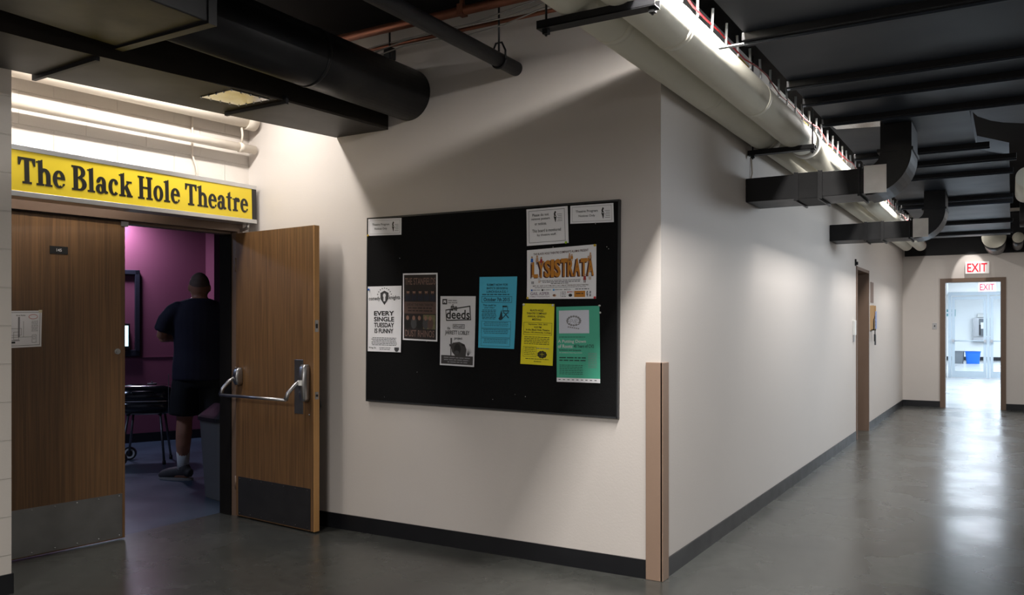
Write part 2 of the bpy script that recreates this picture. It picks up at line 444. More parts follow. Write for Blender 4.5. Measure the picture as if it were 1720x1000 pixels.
PAPER = mat('white paper', '#f4f4f8', .7, var=.02); PAPERG = mat('greyish paper', '#dcdce0', .7, var=.05, scale=20)
GREYINK = mat('grey ink', '#444446', .6); LGREY = mat('light grey ink', '#86868a', .6)
# number plate
PM = NM @ Matrix(((0,-1,0,0),(-1,0,0,0),(0,0,1,0),(0,0,0,1)))    # sheet axes (x right, -y to viewer) on the door
PM = NM @ Matrix.Rotation(PI/2, 4, 'Z')        # local x -> along +y (right), local -y -> +x (out)
sh = Sheet(.105, .042, INK, .003, nx=2, ny=2)
sh.text(.038, .013, .068, .029, '145', mat('white lettering', '#d8d8d8', .5), 1)
np_ = sh.place('number_plate', [(-1.42,1.892),(-1.312,1.892),(-1.312,1.845),(-1.42,1.845)], .006, M=PM)
np_.parent = d1; np_.matrix_parent_inverse = d1.matrix_world.inverted(); np_['label'] = 'black plate with white number 145'
# taped floor plan sheet on that door
sh = Sheet(.235, .21, PAPER, .0008, curl=.004)
sh.outline(.008,.008,.225,.2,INK,.002)
sh.text(.09,.022,.14,.03,'Room Notice',INK); sh.rect(.1,.035,.11,.15,LGREY)
for k in range(8): sh.words(.175,.06+k*.008,.215,.004,LGREY,seed=k)
sh.outline(.06,.1,.12,.14,GREYINK,.0015); sh.outline(.075,.12,.105,.165,GREYINK,.0015); sh.outline(.18,.14,.205,.185,GREYINK,.0015); sh.outline(.186,.148,.198,.165,GREYINK,.0012)
sh.rect(.06,.15,.18,.1515,GREYINK); sh.rect(.13,.06,.132,.15,LGREY); sh.rect(.04,.168,.11,.171,INK); sh.rect(.06,.175,.085,.185,INK)
sh.ell(.185,.035,.026,.014,RED,0); sh.ell(.185,.035,.0235,.0115,PAPER,1)
sh.rect(.215,-.004,.235,.012,mat('masking tape','#d9d2b8',.6),2)
sh.place('floor_plan_sheet', [(-1.70,1.488),(-1.465,1.494),(-1.47,1.276),(-1.70,1.268)], .005, M=PM,
         label='white floor plan sheet taped to the closed wooden door', cat='paper notice')

# open leaf: hinge on the right jamb, standing straight out from the wall
hinge = nk(.118, .012)
ang = math.atan2(-.085, .85)
DM = Matrix.Translation(hinge) @ Matrix.Rotation(ang, 4, 'Z')
d2 = thing('door_2', 'x', None); del d2['label']; d2['kind'] = 'structure'; d2.matrix_world = DM
LW = .865; T = .046
MB().box((0,0,.012), (LW-.004,T,DH), WOOD, bevel=.0015).build('panel', d2)
MB().box((LW-.004,0,.012), (LW,T,DH), WOOD_EDGE).build('edge_band', d2, label='pale unfinished wood edge')
kp = MB(); kp.box((.03,-.0025,.02), (LW-.035,0,.30), KICKD)
for k in range(7):
    for z in (.035, .285): kp.ball((.05+k*.125, -.0025, z), .005, KICKD, seg=8)
kp.build('kick_plate', d2, label='dark kick plate')
MB().box((.665,-.003,.80), (.755,0,1.17), mat('satin steel plate', (.23,.23,.24), .35, .9, var=.2, scale=10), bevel=.001).build('push_plate', d2)
def bar_head(x, zc, hh, w):
    b = MB(); b.loft([(x,-.024,zc-hh/2,w*.36,.02),(x,-.028,zc-hh/2+.02,w*.48,.028),(x,-.032,zc,w*.5,.033),(x,-.028,zc+hh/2-.02,w*.48,.028),(x,-.024,zc+hh/2,w*.36,.02)], STEEL, seg=20, power=4)
    return b
b = bar_head(.80, 1.015, .25, .062); b.box((.785,-.068,1.0), (.82,-.058,1.035), WHITEP); hd = b.build('exit_device', d2)
bar_head(.035+.03, 1.035, .125, .055).build('hinge_bracket', d2)
arm = lambda x: MB().tube([(x,-.05,1.03),(x-.012,-.085,1.0),(x-.03,-.125,.95),(x-.035,-.14,.905)], [.013,.014,.013,.016], STEEL, seg=12)
arm(.78).build('lever_arm', d2); arm(.05).build('lever_arm', d2)
MB().tube([(.015,-.142,.905),(.745,-.142,.905)], .0105, STEEL).build('push_bar', d2)
b = MB(); b.box((LW-.001,.008,1.36), (LW+.0015,.038,1.44), STEEL); b.box((LW+.001,.015,1.385), (LW+.003,.031,1.415), INK); b.build('strike_plate', d2)
b = MB(); b.box((LW-.001,.008,.905), (LW+.0015,.038,.955), STEEL); b.tube([(LW,.023,.93),(LW+.006,.023,.93)], .008, PLASTBLK); b.build('latch', d2)
b = MB(); b.tube([(LW-.06,T,.93),(LW-.06,T+.05,.92),(LW-.06,T+.058,.85),(LW-.06,T+.045,.79),(LW-.06,T,.78)], .009, PLASTBLK); b.build('pull_handle', d2)
b = MB(); b.ball((.82,-.002,.80), .006, STEEL, seg=8); b.build('screw', d2)
for z in (.25, 1.05, 1.85):
    MB().tube([(-.004,T*.1-.002,z-.05),(-.004,T*.1-.002,z+.05)], .008, FRAME, seg=10).build('hinge', d2)

# ------------------------------------------------------------ the yellow sign
SL = Vector((-4.60,2.447,2.103)); SR = Vector((-4.765,4.335,2.155))
sx = (SR-SL).normalized(); sy = Vector((-sx.y, sx.x, 0)).normalized(); sz = sx.cross(sy)
SM = Matrix.Translation(SL) @ Matrix((( *(sx.x, sy.x, sz.x), 0), (*(sx.y, sy.y, sz.y), 0), (*(sx.z, sy.z, sz.z), 0), (0,0,0,1)))
LS = (SR-SL).length; HS = .272
sign = thing('theatre_sign', 'long yellow sign with black serif words above the wooden doors', 'sign', M=SM)
MB().box((0,.012,.0), (LS,.13,HS), BLACK).build('sign_box', sign)
b = MB(); b.box((0,0,HS-.026), (LS,.135,HS+.003), ALU, bevel=.002).box((0,0,-.003), (LS,.135,.026), ALU, bevel=.002); b.build('frame_rail', sign, label='silver rails above and below the sign face')
MB().box((0,.004,.025), (LS-.045,.014,HS-.025), SIGNY).build('sign_face', sign)
MB().box((LS-.045,.002,.025), (LS,.014,HS-.025), PLASTBLK).build('end_cap', sign)
def glyphs():
    R = lambda x0,y0,x1,y1: [(x0,y0),(x1,y0),(x1,y1),(x0,y1)]
    def arc(cx,cy,rx,ry,tx,ty,a0,a1,n=18):
        out = []
        for k in range(n):
            a = math.radians(a0+(a1-a0)*k/n); c = math.radians(a0+(a1-a0)*(k+1)/n)
            out.append([(cx+rx*math.cos(a),cy+ry*math.sin(a)),(cx+rx*math.cos(c),cy+ry*math.sin(c)),(cx+(rx-tx)*math.cos(c),cy+(ry-ty)*math.sin(c)),(cx+(rx-tx)*math.cos(a),cy+(ry-ty)*math.sin(a))])
        return out
    def dot(cx,cy,r): return [[(cx+r*math.cos(2*PI*k/14),cy+r*math.sin(2*PI*k/14)) for k in range(14)]]
    st = .19
    G = {}
    G['T'] = (.80, [R(.02,.90,.78,1), R(.305,.04,.495,.95), R(.20,0,.60,.085), [(.02,.70),(.075,.70),(.15,.90),(.02,.90)], [(.725,.70),(.78,.70),(.78,.90),(.65,.90)]])
    G['h'] = (.72, [R(.09,.04,.27,.97), [(.0,.93),(.12,.93),(.27,1.02),(.27,.9),(.0,.87)], R(.0,0,.34,.08), R(.46,.04,.64,.42), R(.40,0,.72,.08)]+arc(.36,.40,.28,.29,.18,.13,0,145))
    G['e'] = (.60, [R(.10,.34,.55,.43)]+arc(.30,.34,.29,.355,.175,.09,-2,300)+[[(.44,.03),(.56,.13),(.56,.19),(.50,.19)]])
    G['B'] = (.76, [R(.09,.02,.29,.98), R(0,.92,.36,1), R(0,0,.36,.08), R(.28,.48,.40,.56)]+arc(.36,.755,.31,.245,.19,.08,-90,90)+arc(.37,.275,.36,.275,.20,.08,-90,90))
    G['l'] = (.38, [R(.09,.04,.28,.97), [(.0,.93),(.12,.93),(.28,1.02),(.28,.9),(.0,.87)], R(.0,0,.36,.08)])
    G['a'] = (.64, [R(.35,.08,.53,.48), [(.53,0),(.64,.04),(.64,.10),(.50,.16),(.40,.10)]]+arc(.29,.46,.24,.24,.18,.09,0,165)+arc(.25,.19,.24,.205,.17,.075,60,360)+arc(.25,.19,.24,.205,.17,.075,0,60)+dot(.12,.50,.075))
    G['c'] = (.56, arc(.30,.34,.29,.355,.18,.09,50,315)+dot(.43,.53,.085))
    G['k'] = (.74, [R(.09,.04,.27,.97), [(.0,.93),(.12,.93),(.27,1.02),(.27,.9),(.0,.87)], R(0,0,.34,.08), [(.25,.27),(.25,.36),(.50,.64),(.60,.64)], [(.30,.40),(.44,.50),(.70,.05),(.48,.05)], R(.42,.60,.70,.68), R(.42,0,.74,.08)])
    G['H'] = (.88, [R(.09,.02,.28,.98), R(.58,.02,.77,.98), R(0,.92,.36,1), R(0,0,.36,.08), R(.50,.92,.86,1), R(.50,0,.86,.08), R(.27,.46,.60,.55)])
    G['o'] = (.62, arc(.30,.34,.29,.355,.175,.08,0,360,26))
    G['t'] = (.44, [R(.11,.12,.28,.84), R(.0,.60,.40,.68), [(.11,.82),(.28,.92),(.28,.82)]]+arc(.28,.15,.17,.165,.15,.10,180,290))
    G['r'] = (.54, [R(.09,.04,.27,.62), [(.0,.62),(.12,.62),(.27,.70),(.27,.6),(.0,.56)], R(0,0,.36,.08)]+arc(.38,.40,.22,.28,.16,.14,60,150)+dot(.44,.55,.085))
    return G
def lettering(txt, x0, x1, z0, cap, off, parent):
    G = glyphs(); x = 0; out = []
    for ch in txt:
        if ch == ' ': x += .30; continue
        wd, pl = G[ch]
        for k, p in enumerate(pl): out.append(([(x+a, b_) for a, b_ in p], k))
        x += wd+.045
    k = (x1-x0)/x; mb = MB()
    out = [([(a+dx, b_) for a, b_ in p], j*2+(dx > 0)) for p, j in out for dx in (-.014, .014)]
    for p, j in out:
        mb.prism([(x0+a*k, z0+b_*cap) for a, b_ in p], SIGNB, -.0015-.00001*j, axis=1, lo=off)
    return mb.build('lettering', parent)
lettering('The Black Hole Theatre', .082, LS-.080, .070, .142, .004, sign)
b = MB(); b.tube([(LS-.03,.06,0),(LS-.03,.06,-.03),(LS-.03,.10,-.045),(LS-.03,.14,-.045)], .012, GALV); b.build('bracket', sign)

# ------------------------------------------------------------ pipes on the door wall
def long_pipe(name, label, cat, p0, p1, r, m, group=None, seams=None, seg=24):
    p0 = Vector(p0); p1 = Vector(p1)
    t = thing(name, label, cat, p0, 0, group)
    MB().tube([(0,0,0), p1-p0], r, m, seg=seg).build('pipe_body', t)
    return t
t = long_pipe('wall_pipe', 'thick cream pipe running high on the block wall above the yellow sign', 'pipe', nk(1.87,.10,2.90), nk(.01,.10,2.90), .052, PIPEC)
MB().tube([nk(.10,.10,2.90)-t.location, nk(.02,.10,2.90)-t.location], .064, PIPEC).build('collar', t)
t = long_pipe('wall_pipe', 'thin cream pipe just above the yellow sign, below the thicker one', 'pipe', nk(1.87,.09,2.70), nk(.01,.09,2.70), .031, PIPEC)
b = MB(); tl = t.location
b.tube([nk(.13,.1,2.84)-tl, nk(.13,.11,2.79)-tl, nk(.13,.10,2.73)-tl], .008, PIPEC); b.tube([nk(.15,.09,2.70)-tl, nk(.11,.09,2.70)-tl], .036, PIPEC)
b.build('pipe_clamp', t)
b = MB(); b.tube([nk(.47,.012,3.1), nk(.47,.012,2.78), nk(.47,.012,2.60), nk(.44,.014,2.52), nk(.43,.014,2.40)], .007, PIPEC)
tag(b.build('conduit'), 'thin cream cable conduit dropping down the wall to the yellow sign', 'conduit')

# ------------------------------------------------------------ nook overhead: low duct, round duct, thin pipe
low = thing('flat_duct', 'low flat black duct slung under the round black pipe over the doors', 'duct')
qd = [(-4.02,4.365),(-3.49,4.365),(-3.83,3.52),(-4.15,2.3),(-4.35,.9),(-5.2,.9),(-4.75,.4+1.9-.0)]
fd = MB()
poly = [(-4.02,4.365),(-4.39,2.31),(-4.64,.9),(-3.95,.9),(-3.82,2.3),(-3.64,3.3),(-3.56,4.365)]
BROWNB = mat('dusty black sheet', (.021, .017, .013), .5, var=.25, scale=3, bump=.2, bscale=8)
BROWNB.node_tree.nodes['Principled BSDF'].inputs['Specular IOR Level'].default_value = .2
fd.prism(poly, BROWNB, .25, lo=2.705); fd.build('duct_body', low)
for (a, c) in (((-4.13,3.50),(-3.60,3.49)), ((-4.40,2.48),(-3.80,2.45))):
    b = MB(); a = Vector((*a, 2.685)); c = Vector((*c, 2.685)); d = (c-a).normalized(); n = Vector((-d.y, d.x, 0))*.02; z = Vector((0,0,.05))
    b.hexa([a, c, c+n, a+n, a+z, c+z, c+n+z, a+n+z], BLACK); b.build('flange', low)
b = MB()
pp = [(-3.955,3.188),(-3.69,3.175),(-3.665,3.42),(-3.911,3.42)]
b.prism(pp, MIRR, -.004, lo=2.704)
for i in range(4):
    for k in range(4):
        a = Vector(pp[i]).lerp(Vector(pp[(i+1)%4]), k/4); b.ball((a.x, a.y, 2.70), .006, STEEL, seg=8)
b.build('access_plate', low, label='shiny riveted steel plate under the flat duct')
# larger black box duct above to the upper left
big = thing('box_duct', 'large black box duct in the top left corner above the flat duct', 'duct')
MB().box((-3.70,-.5,2.745), (-3.05,2.50,3.30), DUCTB, bevel=.006).build('duct_body', big)
MB().box((-3.715,2.49,2.735), (-3.04,2.535,3.31), DUCTB).build('flange', big)
t = long_pipe('round_duct', 'fat round black duct running into the poster wall', 'duct', (-3.385,2.54,2.91), (-3.385,4.37,2.91), .166, DUCTB, seg=40)
MB().tube([(0,.9,0),(0,.925,0)], .169, DUCTB, seg=40).build('seam_band', t)
t = long_pipe('black_pipe', 'slim black pipe running into the poster wall left of the white pipes', 'pipe', (-2.575,-.8,2.955), (-2.575,4.37,2.955), .043, DUCTB)
tl = t.location; HG = MB()
HG.tube([(0,4.97,.048),(0,4.97,.41)], .006, PLASTBLK)
HG.tube([(-.045,4.97,0),(-.045,4.97,.05),(-.02,4.97,.1),(.02,4.97,.1),(.045,4.97,.05),(.045,4.97,0)], .006, PLASTBLK)
HG.tube([(.048*math.cos(a),4.97,.048*math.sin(a)) for a in [PI+PI*k/10 for k in range(11)]], .006, PLASTBLK)
HG.build('pipe_hanger', t)
# nook tube lamp above the flat duct
def tube_lamp(name, label, p0, p1, power, color, group=None):
    p0 = Vector(p0); p1 = Vector(p1); mid = (p0+p1)/2; L = (p1-p0).length; ang = math.atan2(p1.y-p0.y, p1.x-p0.x)
    t = thing(name, label, 'lamp', mid, ang, group)
    MB().box((-L/2,-.05,.03), (L/2,.05,.075), WHITEP, bevel=.004).build('housing', t)
    MB().tube([(-L/2+.02,0,.0),(L/2-.02,0,.0)], .014, mat('lamp tube', (1,.97,.92), .4, emit=6, var=0)).build('tube', t)
    for x in (-L*.35, L*.35): MB().tube([(x,0,.07),(x,0,ZC-mid.z)], .005, DUCTB, seg=8).build('hanger_rod', t)
    l = bpy.data.lights.new('tube_light', 'AREA'); l.shape = 'RECTANGLE'; l.size = L*.95; l.size_y = .05; l.energy = power; l.color = color
    o = bpy.data.objects.new('tube_light', l); COL.objects.link(o); o.parent = t; o.location = (0, 0, -.02)
    return t
tube_lamp('tube_lamp', 'tube lamp above the flat duct lighting the yellow sign', (-4.56,2.25,3.14), (-4.34,4.1,3.14), 36, (1,.94,.88))

# ------------------------------------------------------------ copper lines and cables over the poster wall
t = long_pipe('copper_pipe', 'thicker copper pipe running along the top of the poster wall', 'pipe', (-4.35,4.12,3.27), (-1.75,4.12,3.27), .028, COPPER)
b = MB(); b.tube([(1.55,0,0),(1.55,0,.09)], .016, COPPER); b.box((1.53,-.03,-.03),(1.57,.03,.035),COPPER); b.build('riser_tee', t)
long_pipe('copper_pipe', 'thinner copper pipe just below the thicker one', 'pipe', (-4.3,4.2,3.19), (-1.75,4.2,3.19), .012, COPPER)
for k, (z0, z1, lab) in enumerate(((3.14,3.05,'slack grey cable strung highest under the copper pipes'), (3.11,3.02,'slack grey cable strung lowest under the copper pipes'), (3.17,3.12,'slack white cable strung nearest the copper pipes'))):
    pts = [(-4.2+i*.24, 4.1+.03*k, z0+(z1-z0)*.5*(1-math.cos(i*1.3+k))*.5-.02*math.sin(i/10*PI)+.12*i/10) for i in range(11)]
    tag(MB().tube(pts, .0045, mat('grey cable','#8a8680',.5)).build('cable'), lab, 'cable')
b = MB(); b.tube([(-3.38,4.16,3.26),(-3.38,4.16,3.08)], .006, PLASTBLK); b.box((-3.41,4.13,3.08),(-3.35,4.19,3.16),PLASTBLK,bevel=.01); b.tube([(-3.38,4.16,3.08),(-3.375,4.16,3.02),(-3.40,4.16,2.99)], .012, PLASTBLK)
tag(b.build('pipe_clamp'), 'black beam clamp hanging below the copper pipes behind the round duct', 'clamp')

# ------------------------------------------------------------ insulated pipes along the corridor
WRAPR = .102
def wrapped(label, x, z, y0, y1, y2, r2):
    t = thing('insulated_pipe', label, 'pipe', (x, y0, z), 0, None)
    n = 26; pts = []; rr = []
    for i in range(n+1):
        y = (y1-y0)*i/n; pts.append((0, y, 0)); rr.append(WRAPR*(1+.008*math.sin(i*1.9)))
    MB().tube(pts, rr, PIPEW, seg=36).build('near_section', t)
    MB().tube([(0,y1-y0-.02,0),(0,y1-y0+.10,0)], WRAPR*1.06, COLLAR, seg=36).build('collar', t, label='white end collar')
    MB().tube([(0,y1-y0+.1,0),(0,y2-y0,0)], r2, PIPEW, seg=36).build('far_section', t)
    for k in range(1, 5):
        yy = (y1-y0)*k/5; MB().tube([(0,yy,0),(0,yy+.05,0)], WRAPR*1.012, PIPEW, seg=36).build('wrap_seam', t)
    return t
wrapped('white wrapped pipe hugging the long corridor wall', -1.545, 2.775, -.6, 6.15, 15.7, .094)
wrapped('white wrapped pipe farther from the corridor wall, lit along its top', -1.330, 2.765, -.6, 6.45, 15.7, .094)
def hanger(y, label, x0=-1.70, x1=-1.18):
    t = thing('pipe_hanger_bar', label, 'pipe hanger', (0, y, 2.64), 0, 'black bars carrying the wrapped pipes')
    b = MB(); b.box((x0,-.03,-.002), (x1,-.024,.03), DUCTB).box((x0,.024,-.002), (x1,.03,.03), DUCTB).box((x0,-.03,-.004), (x1,.03,.001), DUCTB); b.build('channel', t)
    for x in (x0+.03, x1-.02):
        MB().tube([(x,0,-.03),(x,0,ZC-2.64)], .005, DUCTB, seg=8).box((x-.012,-.012,-.022),(x+.012,.012,-.004),DUCTB).build('threaded_rod', t)
hanger(3.08, 'black bar under the white pipes near the poster wall corner')
hanger(6.12, 'black bar under the white pipes just before the first side duct', -1.645)
hanger(8.45, 'black bar under the white pipes between the two side ducts', -1.645)
tag(MB().tube([(-1.648,6.2,2.64),(-1.640,6.2,2.52),(-1.648,6.18,2.47)], .006, PIPEC).build('cable'), 'short white cable dropping from the pipe bar to the first side duct', 'cable')

# cable tray with its row of upright hooks
tray = thing('cable_tray', 'zinc wire cable tray with upright hooks above the white pipes', 'cable tray', (-1.39,1.6,2.91))
for x in (-.06, 0, .06): MB().tube([(x,0,0),(x,14,0)], .0035, CLIP, seg=6).build('tray_wire', tray)
b = MB(); b.tube([(.065,0,.125),(.065,0,.01),(.05,0,-.004),(-.05,0,-.004),(-.065,0,.01),(-.065,0,.10)], .0075, CLIP, seg=8)
hk = b.build('hook', tray)
for k in range(1, 58):
    c = hk.copy(); COL.objects.link(c); c.parent = tray; c.location = (0, k*.24, 0)
    c.rotation_euler = (0, random.uniform(-.06,.06), random.uniform(-.2,.2))
def cable(label, m, x, z, ph, r=.005, y0=1.6, y1=15.4):
    pts = [(x+.012*math.sin(i*.9+ph), y0+(y1-y0)*i/60, z+.014*math.sin(i*1.7+ph)) for i in range(61)]
    tag(MB().tube(pts, r, m, seg=8).build('cable'), label, 'cable')
cable('red cable winding along the wire tray', RED, -1.318, 2.945, 0, .0045)
cable('yellow cable winding along the wire tray', YEL, -1.35, 2.93, 2, .004)
cable('black cable winding along the wire tray', PLASTBLK, -1.375, 2.93, 4, .006)
# tube lamps on the lip above the duct, behind the tray
for (y0, y1, p, lab) in ((1.9,4.15,125,'tube lamp above the white pipes nearest the poster wall'), (6.6,8.0,45,'tube lamp above the white pipes over the first side duct'),
                    (9.9,11.3,40,'tube lamp above the white pipes past the second side duct'), (13.2,14.6,30,'tube lamp above the white pipes nearest the far wall')):
    tube_lamp('tube_lamp', lab, (-1.10,y0,3.03), (-1.10,y1,3.03), p, (1,.96,.92), 'tube lamps hidden above the white pipes')

# ------------------------------------------------------------ great slate-black ceiling duct
XB = -1.06
dk = thing('ceiling_duct', 'huge flat slate-black duct covering the near corridor ceiling', 'duct', (0,0,0))
MB().prism([(XB,-2.5),(2.5,-2.5),(2.5,6.62),(.5,6.62),(.07,6.54),(-.05,6.44),(-.12,6.34),(-.19,6.17),(-.23,5.93),(XB,5.93)], DUCTG, .23, lo=2.75).build('duct_body', dk)
def rib(x0, x1, y, parent, w=.06, z=2.75, dz=.035):
    b = MB(); b.box((x0-.01,y,z-dz), (x1+.01,y+w,z+.002), DUCTB, bevel=.003); b.box((x0-.01,y+w*.35,z-dz-.012), (x1+.01,y+w*.55,z-dz), DUCTG); b.build('flange', parent)
for y in (.5, 2.1, 3.86, 4.75, 5.16): rib(XB, 2.5, y, dk, .10 if y == 3.86 else .05)
b = MB(); b.box((-1.2,3.92,2.72),(-1.0,3.95,2.725),CLIP); b.box((-1.04,3.92,2.725),(-1.015,3.95,2.75),ORANGE); b.build('wire_connector', dk, label='orange wire connector on a small tab')
dk2 = thing('ceiling_duct', 'narrower slate-black duct carrying on down the corridor ceiling', 'duct', (0,0,0))
b = MB(); b.prism([(XB,5.95),(-.23,5.95),(-.23,7.3),(-.02,7.7),(-.02,14.4),(XB,14.4)], DUCTG, .1, lo=2.75); b.build('duct_body', dk2)
for y, x1 in ((5.74,2.4),(7.05,-.15),(7.62,.02),(8.3,.0),(9.9,.0),(10.3,0.),(12.2,0.),(13.6,0.)): rib(XB, x1, y, dk2, .06 if y != 7.62 else .10)
b = MB(); b.prism([(-1.05,5.83),(-.733,5.86),(-.733,6.13),(-1.03,6.06)], MIRR, -.004, lo=2.749); b.build('access_plate', dk2, label='bare galvanised plate')
# curved take-off at right edge of frame
x = thing('round_duct', 'dark round duct crossing at the right edge of the ceiling', 'duct', (.02,10.4,2.62))
MB().tube([(.05,0,0),(2.4,0,0)], .17, DUCTB, seg=30).build('pipe_body', x)
x = thing('insulated_pipe', 'short bright white pipe showing at the right edge of the ceiling', 'pipe', (.115,8.7,2.72))
MB().tube([(0,0,0),(0,1.1,0)], .09, PIPEW, seg=24).build('pipe_body', x); MB().tube([(0,.8,.08),(0,.8,ZC-2.72)], .005, DUCTB, seg=8).build('hanger_rod', x)

# ------------------------------------------------------------ side ducts with elbows
def side_duct(y, label, xe):
    t = thing('side_duct', label, 'duct', (-1.654, y, 2.295), 0, 'black square ducts crossing from the corridor wall')
    L = xe+1.654; h = .17; dp = .40
    MB().box((.002,0,0), (L,dp,h), DUCTB, bevel=.003).build('duct_body', t)
    for x in (.34, .50):
        b = MB(); b.box((x,-.012,-.018),(x+.012,dp+.012,h+.012),DUCTB).box((x+.012,-.012,-.014),(x+.03,.0,h+.01),DUCTB); b.build('flange', t)
    MB().box((.352,-.006,-.006), (.50,dp+.006,h+.006), mat('black canvas sleeve', (.018,.018,.019), .7, bump=.8, bscale=22), bevel=.004).build('canvas_sleeve', t)
    # elbow turning up
    n = 12; ri = .09; ro = ri+h+.02; cx = L; cz = h+ri+.005
    b = MB(); A = []; B_ = []
    for k in range(n+1):
        a = -PI/2+PI/2*k/n
        A.append((cx+ro*math.cos(a), cz+ro*math.sin(a))); B_.append((cx+ri*math.cos(a), cz+ri*math.sin(a)))
    up = 2.745-2.295
    A.append((cx+ro, up)); B_.append((cx+ri, up))
    for k in range(len(A)-1):
        p = [A[k], A[k+1], B_[k+1], B_[k]]
        b.hexa([(q[0],-.004,q[1]) for q in p]+[(q[0],dp+.004,q[1]) for q in p], DUCTB)
    b.build('elbow', t)
    b = MB(); b.box((L-.01,-.016,-.004), (L+.13,-.008,h+.012), GALV)
    b.build('patch_plate', t, label='bare galvanised patch plate')
    MB().box((L-.05,-.014,-.016),(L-.035,dp+.01,h+.01),DUCTB).build('elbow_flange', t); MB().box((cx+ri-.02,-.01,cz),(cx+ro+.01,dp+.01,cz+.02),DUCTB).build('elbow_flange', t)
side_duct(6.07, 'nearer square black duct from the corridor wall, with an elbow', -.846)
side_duct(9.31, 'farther square black duct from the corridor wall, with an elbow', -.846)

# ------------------------------------------------------------ far end overhead
struct(MB().box((-1.62,16.185,2.62), (2.6,16.199,3.3), BLACK), 'trim_4')
e = thing('insulated_pipe', 'fat white wrapped pipe end above the far exit sign', 'pipe', (-.235,14.6,2.74))
b = MB(); b.tube([(0,0,0),(0,1.585,0)], .155, PLASTBLK, seg=28); b.build('pipe_body', e)
MB().ball((0,-.02,0), .165, PIPEW, sy=.5).build('end_wrap', e, label='white cloth end cap')
e = thing('insulated_pipe', 'smaller white wrapped pipe end beside the fat one', 'pipe', (.08,14.6,2.72))
b = MB(); b.tube([(0,0,0),(0,1.585,0)], .075, PLASTBLK, seg=24); b.build('pipe_body', e)
MB().ball((0,-.02,0), .08, PIPEW, sy=.6).build('end_wrap', e, label='white cloth end cap')
e = thing('insulated_pipe', 'white pipe end at the far right edge of the ceiling', 'pipe', (.47,14.0,2.74))
MB().tube([(0,0,0),(0,1.9,0)], .12, PIPEW, seg=24).build('pipe_body', e)
sl = bpy.data.lights.new('streak_spot', 'SPOT'); sl.energy = 60; sl.spot_size = math.radians(24); sl.spot_blend = .25; sl.shadow_soft_size = .02; sl.color = (1,.96,.92)  # narrow spot added to throw the streak of light down the far wall
so_ = bpy.data.objects.new('streak_spot', sl); COL.objects.link(so_); so_.location = (-.50,15.45,3.3)
so_.rotation_euler = (Vector((-.62,16.2,2.30))-so_.location).to_track_quat('-Z','Y').to_euler()

# ------------------------------------------------------------ far door, exit sign, switch
ff = MB()
ff.box((-1.065,16.175,0), (-.985,16.37,2.15), FRAME).box((-.165,16.175,0), (-.085,16.37,2.15), FRAME).box((-.985,16.177,2.145), (-.165,16.37,2.15), FRAME).box((-1.065,16.174,2.15), (-.085,16.371,2.215), FRAME)
struct(ff, 'trim_5')
def exit_sign(loc, w_, h_, label, letters, face, group):
    t = thing('exit_sign', label, 'exit sign', loc)
    MB().box((-w_/2,-.06,-h_/2), (w_/2,0,h_/2), face, bevel=.006).build('housing', t)
    V, F = text_geo('EXIT', .004)
    x0 = min(v.x for v in V); x1 = max(v.x for v in V); y0 = min(v.y for v in V); y1 = max(v.y for v in V)
    mb = MB(); vs = [mb.bm.verts.new((-w_*.42+(v.x-x0)/(x1-x0)*w_*.84, -.062-v.z, -h_*.36+(v.y-y0)/(y1-y0)*h_*.72)) for v in V]
    mb._fin([mb.bm.faces.new([vs[i] for i in f]) for f in F], letters); mb.build('lettering', t)
    return t
REDLIT = mat('lit red letters', '#e81434', .4, emit=.35, var=.02); SIGNW = mat('lit sign face', '#f2ece8', .5, emit=.3, var=.02)
exit_sign((-.505,16.19,2.385), .35, .20, 'white sign with red EXIT letters over the far brown door frame', REDLIT, SIGNW, None)
t = exit_sign((-.51,23.0,2.33), .36, .21, 'pink-white EXIT sign hanging from the lobby ceiling beyond the far doorway', REDLIT, mat('pink sign face', '#ffc0cc', .5, emit=.25), None)
MB().tube([(0,-.03,.10),(0,-.03,.29)], .01, ALU).build('stem', t)
t = thing('light_switch', 'small steel key switch plate left of the far doorway', 'switch', (-1.15,16.2,1.40))
MB().box((-.035,-.006,-.055),(.035,0,.055),STEEL,bevel=.002).build('plate', t); MB().box((-.008,-.014,-.014),(.01,-.006,.014),PLASTBLK).build('toggle', t)

# lobby: double glass doors, lights, bins, fountain, sign
GLASS = bpy.data.materials.new('clear glass'); GLASS.use_nodes = True
_b = GLASS.node_tree.nodes['Principled BSDF']; _b.inputs['Transmission Weight'].default_value = 1; _b.inputs['Roughness'].default_value = 0; _b.inputs['IOR'].default_value = 1.05; _b.inputs['Base Color'].default_value = (.93,.97,1,1)
def glass_door(n, x0, x1, y, bx):
    t = thing('door_%d' % n, 'x', None, (x0, y, 0)); del t['label']; t['kind'] = 'structure'
    W = x1-x0; f = .07; b = MB()
    b.box((0,0,.01),(f,.045,2.2),WALU).box((W-f,0,.01),(W,.045,2.2),WALU).box((f,0,2.12),(W-f,.045,2.2),WALU).box((f,0,.01),(W-f,.045,.18),WALU); b.build('frame', t)
    MB().box((f,.018,.18),(W-f,.026,2.12),GLASS).build('glass_pane', t)
    b = MB(); b.tube([(.06,-.07,1.0),(W-.06,-.07,1.0)], .016, WALU); b.box((.01,-.09,.96),(.06,-.001,1.04),STEEL); b.box((W-.06,-.09,.96),(W-.01,-.001,1.04),STEEL); b.build('push_bar', t)
glass_door(3, -1.41, -.59, 25.8, 0); glass_door(4, -.50, .32, 25.8, 0)
b = MB(); b.box((-1.5,25.78,0),(-1.42,25.9,2.23),WALU).box((-.58,25.78,0),(-.51,25.9,2.23),WALU).box((.33,25.78,0),(.40,25.9,2.23),WALU).box((-1.5,25.78,2.23),(3.2,25.9,2.32),WALU); struct(b, 'trim_6')
